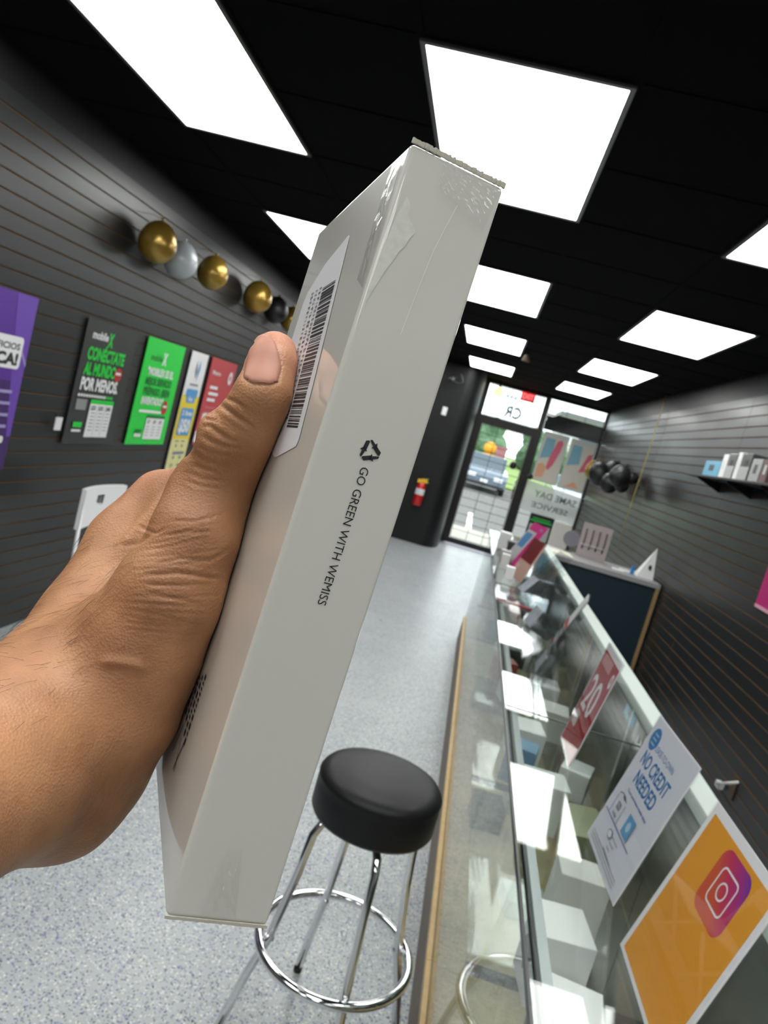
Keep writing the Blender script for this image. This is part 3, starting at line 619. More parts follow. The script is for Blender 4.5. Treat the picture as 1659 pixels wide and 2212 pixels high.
# ------------------------------------------------------------------ glass display cases
CX0, CX1, CZ = 0.255, 0.755, 0.98
deckm = mat('beige_deck', (0.72, 0.56, 0.32), 0.45, noise=0.35, nscale=9, bump=0.05, bscale=30)
kick = mat('brown_kick_panel', (0.16, 0.115, 0.09), 0.5, noise=0.2, nscale=12)
stripm = mat('pale_mint_laminate', (0.62, 0.70, 0.66), 0.35)
backm = mat('grey_sliding_door', (0.10, 0.105, 0.10), 0.25, spec=0.6)
dark = mat('dark_edge', (0.01, 0.014, 0.013), 0.3)
caselab = ['long glass display case nearest the camera, under the orange sign', 'second glass display case, under the lease sign and red card', 'third glass display case, below the clear acrylic stands', 'farthest glass display case, meeting the blue return cabinet']
for i in range(4):
    ya, yb = 0.0 if i == 0 else 0.17 + 1.83 * (i), 0.17 + 1.83 * (i + 1)
    ya, yb = [(-1.66 + 1.83, 2.0), (2.0, 3.85), (3.85, 5.70), (5.70, 6.33)][i] if i else (0.12, 2.0)
    t = empty('display_case', caselab[i], 'display case', ((CX0 + CX1) / 2, (ya + yb) / 2, 0), 'glass display cases of the counter')
    ya += .001; yb -= .001
    child(MB().box((CX0, ya, 0), (CX1, yb, 0.18)).build('base', kick), t)
    child(MB().box((CX0 - .002, ya, .18), (CX0 + .012, yb, .205)).box((CX0 + .018, ya, .18), (CX0 + .032, yb, .205)).build('wood_rail', wood), t)
    child(MB().box((CX0 + .033, ya, .18), (CX1 - .02, yb, .195)).build('deck', deckm), t)
    child(MB().box((CX0 + .012, ya + .003, .19), (CX0 + .017, yb - .003, CZ - .012)).build('front_glass', frontglass), t)
    child(MB().box((CX0 - .004, ya, CZ - .008), (CX1 - .05, yb, CZ)).build('top_glass', glass), t)
    child(MB().box((CX0 + .02, ya + .004, .56), (CX1 - .06, yb - .004, .567)).build('shelf', glass), t)
    child(MB().box((CX0 + .018, ya, CZ - .022), (CX0 + .034, yb, CZ - .0085)).build('front_rail', mat('satin_aluminium', (.42, .45, .46), .45, .6)), t)
    child(MB().box((CX0 + .0175, ya, CZ - .0225), (CX0 + .012, yb, CZ - .0088)).build('rail_gasket', dark), t)
    child(MB().box((CX0 - .006, ya, CZ - .010), (CX0 - .002, yb, CZ + .001)).build('front_edge', dark), t)
    child(MB().box((CX1 - .055, ya, CZ - .03), (CX1 + .004, yb, CZ + .003)).build('rear_rail', stripm), t)
    child(MB().box((CX1 - .02, ya, .18), (CX1, yb, CZ - .03)).build('sliding_door', backm), t)
    child(MB().box((CX0 + .012, yb - .004, .19), (CX1 - .02, yb - .0005, CZ - .009)).build('end_glass', glass), t)
    child(MB().box((CX0 + .0, yb - .004, CZ - .0015), (CX1 - .055, yb + .0015, CZ + .0012)).build('top_seam', dark), t)
    for s in (0.25, 0.75):
        yy = ya + (yb - ya) * s
        child(MB().box((CX0 + .02, yy - .01, .545), (CX1 - .03, yy + .01, .56)).build('shelf_bracket', dark), t)
        child(MB().box((CX1 - .045, yy - .012, .2), (CX1 - .022, yy + .012, CZ - .04)).build('shelf_post', alum), t)

# goods in the cases : every box on its own
def goods(x, y, z, sx, sy, sz, rz, lab, m=None, win=True):
    t = empty('retail_box', lab, 'box', (x, y, z), 'white retail boxes in the display cases')
    t.rotation_euler = (0, 0, math.radians(rz))
    MB().box((-sx / 2, -sy / 2, 0), (sx / 2, sy / 2, sz), 0, .0015).build('carton', m or white, t)
    if win:
        q = MB(); x_ = -sx / 2 - .0006
        cy, cz, dy, dz = 0, sz * .52, sy * .30, sz * .30
        q.add([(x_, cy - dy, cz), (x_, cy, cz - dz), (x_, cy + dy, cz), (x_, cy, cz + dz)], [(0, 3, 2, 1)])
        q.build('printed_window', MATS['dark_brown_print'], t)
mat('dark_brown_print', (0.06, 0.035, 0.03), 0.3)
grey_box = mat('grey_box', (.12, .12, .125), .4); grn = mat('pale_box', (0.66, 0.66, 0.62), .45); olive = mat('khaki_box', (0.36, 0.36, 0.22), .4)
gl = [
 # top shelf (z .567) seen through the top glass
 (.60, 1.02, .567, .13, .12, .16, 12, 'white camera box standing upright behind the foot of the orange sign', None, True),
 (.43, 1.30, .567, .12, .12, .15, -8, 'white camera box beside the foot of the lease sign', None, True),
 (.44, 1.52, .567, .11, .13, .16, 6, 'white box with a dark window beyond the lease sign foot', None, True),
 (.52, 1.78, .567, .12, .10, .15, 0, 'pale box in the near case just before the seam', grn, False),
 (.62, 1.35, .567, .10, .14, .05, 20, 'flat white box on the shelf behind the lease sign', None, False),
 (.62, .80, .567, .12, .16, .06, -15, 'flat white box on the shelf nearest the wall under the orange sign', None, False),
 (.47, 2.25, .567, .13, .12, .15, 4, 'white box with a round dark window before the red card', None, True),
 (.60, 2.20, .567, .14, .20, .08, 10, 'khaki wrapped box behind the red card', olive, False),
 (.62, 2.55, .567, .10, .12, .10, -18, 'white box leaning near the rear rail past the red card', None, False),
 (.45, 2.75, .567, .12, .14, .12, 5, 'white box below the nearest clear stand', None, False),
 (.58, 3.05, .567, .12, .14, .12, -5, 'pale box below the clear stands', grn, False),
 (.44, 3.35, .567, .12, .10, .10, 9, 'white box left of the thin upright stand', None, False),
 (.60, 3.55, .567, .13, .16, .07, 0, 'low white box near the third seam', None, False),
 (.50, 4.15, .567, .15, .16, .12, 0, 'white box in the third case', None, False),
 (.60, 4.6, .567, .14, .16, .10, 8, 'pale box far in the third case', grn, False),
 (.45, 4.9, .567, .14, .16, .12, 0, 'white box in the third case near its far end', None, False),
 # deck (z .195) seen through the front glass
 (.50, 1.34, .195, .14, .10, .05, 12, 'low white box lying on the deck of the near case', None, False),
 (.66, 1.40, .195, .10, .12, .05, 12, 'second low white box on the deck behind the first', None, False),
 (.48, .98, .195, .13, .12, .07, 8, 'white box on the deck at the bottom edge of the view', None, False),
 (.62, 1.0, .195, .12, .12, .07, 8, 'white box on the deck behind it towards the rear', None, False),
 (.60, 1.75, .195, .14, .10, .05, -10, 'low white box on the deck far in the near case', None, False),
 (.55, 2.4, .195, .14, .12, .06, 10, 'low white box on the deck of the second case', None, False),
 (.58, 3.1, .195, .14, .12, .06, 0, 'low pale box on the deck of the second case, farther', grn, False),
 (.42, 2.52, .567, .10, .10, .13, -12, 'blue printed box just past the round windowed box', MATS.get('shelf_sky') or mat('shelf_sky', (.12, .25, .42), .4), False),
 (.40, 3.62, .567, .10, .10, .10, 14, 'maroon small box by the third seam', mat('case_maroon', (.25, .05, .05), .4), False),
 (.47, 3.95, .567, .10, .12, .09, 5, 'black box just past the third seam', mat('case_black', (.02, .02, .022), .35), False),
 (.35, 4.35, .567, .08, .10, .12, 0, 'teal box at the front of the third case', mat('case_teal', (.05, .22, .24), .4), False),
 (.62, 5.2, .567, .14, .16, .12, 0, 'dark grey box at the far rear of the third case', grey_box, False),
 (.40, 5.35, .567, .12, .12, .15, 0, 'white box at the far end of the third case', None, False),
 (.42, 2.0+.9, .195, .12, .14, .10, 5, 'dark box on the deck of the second case', MATS.get('case_black2') or mat('case_black2', (.03, .03, .032), .35), False),
 (.45, 4.3, .195, .20, .25, .12, 0, 'wide dark box on the deck of the third case', MATS.get('case_black3') or mat('case_black3', (.04, .045, .045), .35), False),
]
for g_ in gl: goods(*g_)
wire = mat('white_cable', (0.75, 0.74, 0.70), .4)
for k in range(4):
    tag(MB().tube([(.33, 1.17 - k * .028, .1965), (.50, 1.175 - k * .03, .1965), (.66, 1.16 - k * .028, .1965)], .0016, 6).build('thin_cord', black), 'thin black cord on the case deck, %s of the four' % ['farthest', 'second farthest', 'second nearest', 'nearest'][k], 'cord', 'thin black cords on the deck')
tag(MB().tube([(.40, 1.36, .2), (.46, 1.345, .2), (.58, 1.33, .2), (.68, 1.31, .2)], [.006, .011, .010, .008], 10).build('black_strap', black), 'dark strap lying across the deck of the near display case', 'strap')

# ------------------------------------------------------------------ signs standing on the counter
ZT = CZ + .0015
frontacr = glassmat('thin_front_acrylic', (.99, .99, .99), 1.18)
def slanted_sign(lab, P0, P1, ang, L, foot=0.085, name='sign_holder', thick=.0015):
    """P0 far / P1 near base corners; acrylic L-shaped holder leaning back towards +x"""
    P0, P1 = Vector(P0), Vector(P1); t = empty(name, lab, 'sign', (P0 + P1) / 2, 'sign holders on the glass counter')
    a = math.radians(ang); U = P1 - P0; V = Vector((math.sin(a), 0, math.cos(a))) * L; N = -Vector((math.cos(a), 0, -math.sin(a)))
    child(MB().frame(P0 - N * .0035, U, V, -N * thick).build('back_sheet', acrylic), t)
    child(MB().frame(P0 + N * .001, U, V, N * thick * .6).build('front_sheet', frontacr), t)
    child(MB().frame(P0 + Vector((0, 0, 0.0001)), U, Vector((foot, 0, 0)), Vector((0, 0, .002))).build('holder_foot', acrylic), t)
    child(MB().frame(P0 + V * .004 - N * .002, U, V * .996, N * .0012).build('paper_insert', mat('paper_white', (0.72, 0.72, 0.74), .5)), t)
    q = Print(P0 - N * .0008, U, V, step=.00012)   # U runs away->near which reads left->right from the shop side
    if q.N.dot(N) < 0: raise RuntimeError('print faces the wrong way')
    return t, q, U.length, L
# orange sign with camera emblem
t, q, w, h = slanted_sign('orange social media sign with a pink camera emblem, nearest on the counter', (.397, 1.083, ZT), (.402, .855, ZT), 14.2, .262)
orange = mat('sign_orange', (0.70, 0.30, 0.02), .35)
def emblem_mat():
    m = bpy.data.materials.new('pink_violet_gradient'); m.use_nodes = True; nt = m.node_tree; pr = nt.nodes['Principled BSDF']; pr.inputs['Roughness'].default_value = .4
    tc = nt.nodes.new('ShaderNodeTexCoord'); sp = nt.nodes.new('ShaderNodeSeparateXYZ'); nt.links.new(tc.outputs['Object'], sp.inputs[0])
    a = nt.nodes.new('ShaderNodeMath'); a.operation = 'SUBTRACT'; nt.links.new(sp.outputs[2], a.inputs[0]); nt.links.new(sp.outputs[1], a.inputs[1])
    mr = nt.nodes.new('ShaderNodeMapRange'); mr.inputs['From Min'].default_value = 1.165 - .975; mr.inputs['From Max'].default_value = 1.165 - .975 + .11
    nt.links.new(a.outputs[0], mr.inputs[0])
    cr = nt.nodes.new('ShaderNodeValToRGB'); e = cr.color_ramp.elements
    e[0].position = 0; e[0].color = (.55, .08, .03, 1); e[1].position = 1; e[1].color = (.06, .03, .30, 1)
    k = e.new(.35); k.color = (.50, .02, .09, 1); k = e.new(.7); k.color = (.33, .02, .20, 1)
    nt.links.new(mr.outputs[0], cr.inputs[0]); nt.links.new(cr.outputs[0], pr.inputs['Base Color']); return m
q.rect(.012, .008, w - .012, h - .014, orange)
ec = (w * .56, h * .74); es = .046
q.rrect(ec[0] - es, ec[1] - es, ec[0] + es, ec[1] + es, .02, emblem_mat(), 8)
def ringp(q, cx, cy, s, r, th, m, n=8):
    def rr(s_, r_):
        P = []
        for sx, sy, a0 in ((1, -1, -90), (1, 1, 0), (-1, 1, 90), (-1, -1, 180)):
            for k in range(n + 1):
                a = math.radians(a0 + 90 * k / n); P.append((cx + sx * (s_ - r_) + r_ * math.cos(a), cy + sy * (s_ - r_) + r_ * math.sin(a)))
        return P
    A, B = rr(s, r), rr(s - th, max(r - th, .0005)); K = len(A); first = True
    for i in range(K):
        j = (i + 1) % K; q.poly([A[i], A[j], B[j], B[i]], m, first); first = False
ringp(q, ec[0], ec[1], .0265, .010, .0028, PW); ringp(q, ec[0], ec[1], .0125, .0124, .0028, PW)
q.build('sign_print', t)
# lease sign
t, q, w, h = slanted_sign('white LEASE-TO-OWN sign reading NO CREDIT NEEDED in blue', (.393, 1.402, ZT), (.403, 1.178, ZT), 12.6, .268)
blue = mat('sign_blue', (0.03, 0.16, 0.40), .4)
q.rect(.002, .002, w - .002, h - .002, mat('sign_cool_white', (0.60, 0.62, 0.68), .45))
q.ell(.035, h - .037, .021, .021, blue)
for k in range(3): q.rect(.025, h - .030 - k * .009, .045, h - .027 - k * .009, MATS['faded_blue'] if 'faded_blue' in MATS else mat('faded_blue', (.35, .5, .62), .5), k == 0)
q.text('LEASE-TO-OWN', .058, h - .050, .0115, blue, w=.10, bold=.0)
q.text('NO CREDIT', .030, h - .087, .0255, blue, w=.150, bold=.022); q.text('NEEDED', .048, h - .121, .0255, blue, w=.115, bold=.022)
q.text('Your purchase made easy', .050, h - .140, .006, blue, w=.120)
lg = mat('pencil_grey_ink', (.10, .10, .14), .5)
def line(q, x0, y0, x1, y1, th, m):
    d = Vector((x1 - x0, y1 - y0)); nrm = Vector((-d.y, d.x)).normalized() * th / 2
    q.poly([(x0 - nrm.x, y0 - nrm.y), (x1 - nrm.x, y1 - nrm.y), (x1 + nrm.x, y1 + nrm.y), (x0 + nrm.x, y0 + nrm.y)], m)
line(q, .012, h - .198, w - .05, h - .198, .0025, mat('slate_blue_line', (.10, .14, .32), .5))
line(q, .030, h - .197, .030, h - .158, .0018, lg); line(q, .030, h - .155, .045, h - .150, .0018, lg); line(q, .045, h - .150, .075, h - .155, .0018, lg); line(q, .080, h - .160, .080, h - .197, .0018, lg); line(q, .052, h - .1515, .066, h - .1535, .006, lg)
q.text('$20', .046, h - .178, .013, lg, w=.02); q.text('today', .045, h - .192, .008, lg, w=.024)
q.poly([(w - .125 + .012, h - .192), (w - .075, h - .192), (w - .075, h - .155), (w - .113, h - .155)], mat('mid_blue_print', (.08, .26, .45), .5)); q.ell(w - .094, h - .173, .008, .009, MATS['faded_blue'])
q.ell(.085, h - .215, .012, .008, lg); q.ell(.085, h - .215, .010, .006, MATS['sign_cool_white'])
for k in range(3): q.rect(.10, h - .213 - k * .010, .135 - .008 * k, h - .2115 - k * .010, lg, k == 0)
line(q, .09, h - .240, .15, h - .243, .002, lg)
for k in range(3): q.rect(.02, .012 + k * .006, w - .03, .0135 + k * .006, PGY, k == 0)
q.build('sign_print', t)
# red card
t, q, w, h = slanted_sign('red price card showing a big 20 and a small white oval, on the counter', (.394, 1.888, ZT), (.390, 1.687, ZT), 9.4, .270)
q.rect(.004, .004, w - .004, h - .018, mat('card_red', (0.30, 0.008, 0.014), .6, spec=.2))
q.rect(.02, h - .05, w - .07, h - .022, mat('card_pink', (0.50, 0.22, 0.22), .4))
q.ell(w - .024, h - .052, .013, .018, PW); q.ell(w - .024, h - .050, .005, .008, MATS['card_red'])
q.text('20', .025, h - .165, .088, PW, w=.125, bold=.01)
q.rrect(.02, h - .215, .07, h - .178, .006, mat('card_grey', (.5, .45, .44), .5))
q.build('sign_print', t)
# clear and far sign holders
def holder(lab, P0, P1, ang, L, fill):
    t, q, w, h = slanted_sign(lab, P0, P1, ang, L)
    fill(q, w, h); q.build('sign_print', t)
mg = mat('magenta_print', (0.50, 0.01, 0.17), .35); bl2 = mat('print_blue', (0.06, 0.20, 0.42), .4); mar = mat('maroon_print', (0.18, 0.015, 0.02), .35); gr2 = mat('grey_paper', (0.42, 0.42, 0.42), .5)
def f1(q, w, h): q.rect(0, 0, w, h, mg); q.rect(0, 0, w * .62, h * .82, gr2); q.rect(w * .08, h * .42, w * .5, h * .76, bl2); q.text('Plus', w * .62, h * .88, .02, PL, w=.05)
holder('far sign holder with a magenta and blue price card', (.315, 4.72, ZT), (.385, 4.50, ZT), 24, .31, f1)
def f2(q, w, h): q.rect(0, 0, w, h, mat('peach_paper', (.55, .34, .28), .5)); q.rect(0, h * .45, w * .9, h, mar)
holder('far sign holder with a maroon over peach card, before the magenta one', (.345, 4.24, ZT), (.395, 4.02, ZT), 18, .25, f2)
def acr(lab, P0, P1, ang, L, foot=.12):
    P0, P1 = Vector(P0), Vector(P1); t = empty('acrylic_stand', lab, 'display stand', (P0 + P1) / 2, 'clear acrylic stands on the counter')
    a = math.radians(ang); U = P1 - P0; V = Vector((math.sin(a), 0, math.cos(a))) * L; N = -Vector((math.cos(a), 0, -math.sin(a)))
    for k in range(3): child(MB().frame(P0 - N * .018 * k, U, V * (1 - .12 * k), -N * .003).build('sheet', acrylic), t)
    child(MB().frame(P0, U, Vector((foot, 0, 0)), Vector((0, 0, .003))).build('holder_foot', acrylic), t)
    child(MB().frame(P0 + V * .05 - N * .008 + U * .08, U * .5, V * .34, -N * .002).build('leaflet', mat('dull_leaflet', (.45, .46, .50), .5, noise=.4, nscale=30)), t)
    for k in (0, 1): child(MB().frame(P0 + U * k - N * 0.002, U.normalized() * (.003 if k == 0 else -.003), V, -N * .04).build('side_wall', acrylic), t)
acr('tall clear acrylic brochure stand leaning back, farther of the two', (.355, 3.84, ZT), (.392, 3.62, ZT), 34, .30)
acr('clear acrylic stand holding a pale leaflet, nearer of the two', (.35, 3.12, ZT), (.384, 2.88, ZT), 22, .24)
acr('small clear acrylic stand just beyond the red price card', (.36, 2.50, ZT), (.345, 2.30, ZT), 20, .17)
t = empty('edge_on_sign', 'thin upright acrylic sign turned edge on, leaning over the rear rail', 'sign', (.46, 2.85, ZT))
U = Vector((.16, .97, 0)).normalized() * .19; V = Vector((.075, -.01, .205))
child(MB().frame((.455, 2.80, ZT), U, V, Vector((.004, -.0006, 0))).build('front_sheet', acrylic), t)
child(MB().frame((.4515, 2.80, ZT), U, V, Vector((.002, 0, 0))).build('paper_insert', MATS['grey_paper']), t)
child(MB().frame(Vector((.450, 2.80, ZT)) + V * .35, U, V * .12, Vector((.0015, 0, 0))).build('red_band', MATS['card_red']), t)
t = tag(MB().frame((.262, 3.415, ZT), (.155, -.035, 0), (0, .02, 0), (0, 0, .003)).build('price_strip', MATS['card_red']), 'thin red and white price strip lying across the counter', 'price strip')
q = Print((.30, 3.41, ZT + .003), (.155, -.035, 0), (.1, 1, 0), step=.0002); q.rect(0, 0, .035, .014, PW); q.build('white_print', t)
for i, (x, y, s, hh, lab) in enumerate([(.33, 4.05, .05, .07, 'small pale packet standing at the front edge of the counter, before the magenta card'), (.31, 4.35, .05, .09, 'small white packet at the counter edge, second from the near one'), (.32, 4.60, .06, .08, 'small silver grey packet at the counter edge beside the magenta card'), (.40, 5.0, .12, .10, 'dark tray box far down the counter'), (.33, 5.25, .08, .12, 'pale packet next to the dark tray at the far end')]):
    t = empty('counter_packet', lab, 'packet', (x, y, ZT), 'small packets at the front edge of the counter')
    child(MB().box((x - s / 2, y - s / 2, ZT), (x + s / 2, y + s / 2, ZT + hh), 0, .004).build('packet_body', [white, grn, MATS['grey_paper'], grey, white][i]), t)
    child(MB().box((x - s / 2 - .001, y - s * .3, ZT + hh * .3), (x - s / 2 - .0002, y + s * .3, ZT + hh * .7)).build('packet_label', [grey, mar, black, white, bl2][i]), t)

# ------------------------------------------------------------------ return cabinet in the corner
t = empty('return_cabinet', 'dark blue return cabinet with pale grey top across the cashier end', 'cabinet', (1.24, 6.6, 0))
navy = mat('petrol_blue_panel', (0.010, 0.025, 0.038), 0.45, spec=.45)
child(MB().box((.765, 6.36, 0.02), (1.695, 6.92, .885)).build('body', navy), t)
child(MB().box((.752, 6.345, .885), (1.725, 6.95, .925), 0, .003).build('worktop', mat('grey_laminate', (0.34, 0.34, 0.34), .4)), t)
child(MB().box((1.695, 6.342, 0), (1.722, 6.365, .885)).build('edge_trim', mat('oak_trim', (.36, .23, .10), .5)), t)
child(MB().box((.765, 6.40, 0), (1.69, 6.9, .02)).build('plinth', black), t)
t = empty('brochure_stand', 'white A-shaped brochure stand with small dark mark on the return cabinet', 'display stand', (1.60, 6.55, .926))
zc = .926
child(MB().add([(1.55, 6.50, zc), (1.69, 6.50, zc), (1.665, 6.62, zc + .26), (1.69, 6.50, zc + .26), (1.55, 6.62, zc), (1.69, 6.62, zc), (1.67, 6.60, zc + .27)], [(0, 1, 6), (4, 6, 5), (0, 6, 4), (1, 5, 6)]).build('stand_body', white), t)
q = Print((1.62, 6.495, zc), (1, 0.0, 0), (0, .3, 1)); q.ell(.022, .10, .014, .022, ink); q.build('printed_mark', t)
child(MB().box((1.50, 6.52, zc), (1.525, 6.56, zc + .07), 0, .003).build('blue_card', mat('bright_blue', (.03, .22, .55), .4)), t)
t = empty('pegboard_display', 'pale pink carded display with four dark cables and a white spiral on the return cabinet', 'display', (1.20, 6.85, .926))
child(MB().frame((1.06, 6.80, zc), (.26, 0, 0), (0, .02, .30), (0, .006, 0), 0, .002).build('backing_card', mat('pale_pink_card', (.42, .36, .36), .6, noise=.12, nscale=14)), t)
for k in range(4): child(MB().tube([(1.095 + .06 * k, 6.797, zc + .07), (1.10 + .06 * k, 6.800, zc + .15), (1.095 + .06 * k, 6.806, zc + .25)], .006, 8).build('cable', grey), t)
child(MB().tube([(1.08 + .0035 * i, 6.79 + .006 * math.sin(i * 1.5), zc + .11 + .008 * math.cos(i * 1.5)) for i in range(60)], .0022, 6).build('spiral', PW), t)
t = empty('round_mirror', 'small grey round mirror disc standing on the return cabinet', 'mirror', (1.0, 6.88, .926))
child(MB().tube([(1.0, 6.86, zc + .12), (1.0, 6.872, zc + .12)], .075, 32, smooth=False).build('disc', mat('grey_disc', (.22, .21, .25), .3)), t)
child(MB().tube([(1.0, 6.875, zc), (1.0, 6.878, zc + .12)], .006, 8).build('stem', grey), t)
child(MB().tube([(1.0, 6.875, zc), (1.0, 6.875, zc + .006)], .035, 24, smooth=False).build('foot', grey), t)
for i, (xa, ya) in enumerate([(1.34, 6.50), (1.42, 6.58)]):
    tag(MB().frame((xa, ya, zc), (.10, -.01, 0), (.02, .14, 0), (0, 0, .003 + .002 * i)).build('paper_sheet', white), ['loose white paper lying at the middle of the cabinet top', 'loose white paper lying nearer the brochure stand'][i], 'paper', 'loose papers on the return cabinet')
tag(MB().frame((.80, 6.45, zc), (.20, 0, 0), (0, .30, 0), (0, 0, .004)).build('leaflet_stack', mat('cream_paper', (.78, .76, .62), .6)), 'cream leaflets lying at the left end of the return cabinet', 'leaflet')

# ------------------------------------------------------------------ right wall: shelf, poster, plug
t = empty('wall_shelf', 'black shelf bracketed to the right slat wall', 'shelf', (1.65, 5.1, 1.835))
child(MB().box((1.545, 4.1, 1.835), (XR - .001, 6.0, 1.85), 0, .002).build('shelf_board', black), t)
for y in (4.5, 5.1, 5.75): child(MB().add([(XR - .001, y - .006, 1.76), (XR - .001, y + .006, 1.76), (XR - .001, y + .006, 1.835), (XR - .001, y - .006, 1.835), (1.57, y - .006, 1.835), (1.57, y + .006, 1.835), (1.57, y + .006, 1.825), (1.57, y - .006, 1.825)], [(0, 1, 6, 7), (3, 4, 5, 2), (0, 7, 4, 3), (1, 2, 5, 6), (4, 7, 6, 5), (0, 3, 2, 1)]).build('bracket', black), t)
sb = mat('shelf_sky_blue', (.14, .42, .60), .4); fr = mat('smoky_pack', (.12, .12, .12), .2); spk = mat('speckled_card', (.40, .40, .40), .5, noise=.4, nscale=60); mrn = mat('dusty_maroon', (.18, .10, .10), .5)
for l0, r0, tp, m, lab in [((1516, 1024), (1548, 1029), (1522, 993), sb, 'small light blue box at the left end of the wall shelf'), ((1549, 1030), (1560, 1031), (1557, 981), white, 'slim white box beside the light blue one'),
        ((1561, 1031), (1578, 1033), (1571, 979), fr, 'dark windowed pack between the two slim white boxes'), ((1579, 1034), (1588, 1035), (1601, 977), white, 'slim white box in the middle of the wall shelf'),
        ((1589, 1035), (1610, 1037), (1605, 979), fr, 'dark windowed pack right of the middle white box'), ((1612, 1038), (1634, 1041), (1620, 990), spk, 'grey speckled box with dotted front on the wall shelf'), ((1636, 1042), (1650, 1045), (1650, 992), mrn, 'maroon box at the right end of the wall shelf')]:
    ya = at('x', 1.57, *l0).y; yb = at('x', 1.57, *r0).y; ht = max(.08, at('x', 1.57, *tp).z - at('x', 1.57, *l0).z)
    ym = (ya + yb) / 2; t = empty('shelf_product', lab, 'box', (1.63, ym, 1.851), 'boxes on the wall shelf')
    child(MB().box((1.57, yb + .004, 1.851), (1.68, ya - .004, 1.851 + ht), 0, .003).build('carton', m), t)
    child(MB().box((1.5685, yb + (ya - yb) * .35, 1.851 + ht * .35), (1.5695, yb + (ya - yb) * .65, 1.851 + ht * .75)).build('printed_label', {'shelf_sky_blue': grey, 'smoky_pack': black, 'speckled_card': grey}.get(m.name, grn)), t)
    if m is fr: child(MB().box((1.568, yb + .004, 1.851), (1.5692, ya - .004, 1.851 + ht * .5)).build('lower_sleeve', spk), t)
o = MB().frame((XR - .012, 3.85, 1.17), (0, .60, 0), (0, 0, .60), (.003, 0, 0)).build('wall_poster', mg); tag(o, 'magenta poster on the right slat wall at the edge of the view', 'poster')
q = Print((XR - .0125, 4.45, 1.17), (0, -1, 0), (0, 0, 1)); q.rect(0, 0, .6, .02, mat('pink_edge', (.7, .35, .45), .5)); q.build('poster_print', o)
t = empty('power_plug', 'white plug and short cable in an outlet low on the right slat wall', 'plug', (1.70, 4.1, .22))
c = at('x', 1.70, 1548, 1692)
child(MB().frame(c - Vector((.0, .03, .02)), (.03, 0, 0), (0, .055, 0), (0, 0, .035), 0, .004).build('plug_body', white), t)
c2 = at('x', 1.70, 1595, 1690); child(MB().tube([c, (c + c2) / 2 + Vector((-.02, 0, -.01)), c2], .008, 8).build('plug_cable', wire), t)
c3 = at('x', 1.74, 1584, 1700)
child(MB().frame((XR - .008, c3.y - .035, c3.z - .06), (0, .07, 0), (0, 0, .12), (.007, 0, 0)).build('outlet_plate', mat('brown_outlet', (.06, .035, .015), .4)), t)

# ------------------------------------------------------------------ the white carton held in the hand (box axes in the camera's calibrated frame)
T0 = np.array([0.0092, -0.12143, 0.24651]); BA = np.array([-0.30615, 0.95175, 0.02101]); BB = np.array([0.89805, 0.28141, 0.33812]); BC = np.array([-0.31589, -0.12239, 0.94087])
BA /= np.linalg.norm(BA); BB -= BA * (BA @ BB); BB /= np.linalg.norm(BB); BC = BC - BA * (BA @ BC) - BB * (BB @ BC); BC /= np.linalg.norm(BC)
BL, BT, BW = 0.27, 0.036, 0.130
def bw(a, b, c): return c2w(T0 + BA * a + BB * b + BC * c)
A_, B_, C_ = [Vector(M.T @ v) for v in (BA, BB, BC)]
bx = empty('white_carton', 'long white shrink wrapped product box held up in the hand', 'box', bw(BL / 2, BT / 2, BW / 2))
def carton_mat():
    m = mat('glossy_white_carton', (0.64, 0.625, 0.57), .40, spec=.5, coat=1.0)
    nt = m.node_tree; p = nt.nodes['Principled BSDF']; p.inputs['Coat Roughness'].default_value = .03; p.inputs['Coat IOR'].default_value = 1.55
    tc = nt.nodes.new('ShaderNodeTexCoord'); n = nt.nodes.new('ShaderNodeTexNoise'); n.inputs['Scale'].default_value = 14; n.inputs['Detail'].default_value = 1
    nt.links.new(tc.outputs['Object'], n.inputs['Vector']); b = nt.nodes.new('ShaderNodeBump'); b.inputs['Strength'].default_value = .12; b.inputs['Distance'].default_value = .002
    nt.links.new(n.outputs['Fac'], b.inputs['Height']); nt.links.new(b.outputs['Normal'], p.inputs['Coat Normal'])
    return m
cm = carton_mat()
def boxmesh(a0, b0, c0, a1, b1, c1, bev, name, m, seg=3):
    bm = bmesh.new(); bmesh.ops.create_cube(bm, size=1)
    for v in bm.verts: v.co = Vector(((a0 + a1) / 2 + v.co.x * (a1 - a0), (b0 + b1) / 2 + v.co.y * (b1 - b0), (c0 + c1) / 2 + v.co.z * (c1 - c0)))
    bmesh.ops.bevel(bm, geom=bm.edges[:], offset=bev, segments=seg, affect='EDGES', profile=.5)
    for v in bm.verts: v.co = bw(*v.co)
    bmesh.ops.recalc_face_normals(bm, faces=bm.faces[:])
    me = bpy.data.meshes.new(name); bm.to_mesh(me); bm.free(); me.materials.append(m)
    o = bpy.data.objects.new(name, me); COL.objects.link(o)
    wn_ = o.modifiers.new('wn', 'WEIGHTED_NORMAL'); me.polygons.foreach_set('use_smooth', [True] * len(me.polygons)); return child(o, bx)
boxmesh(0, 0, 0, BL, BT, BW, .0018, 'carton_body', cm, 4)
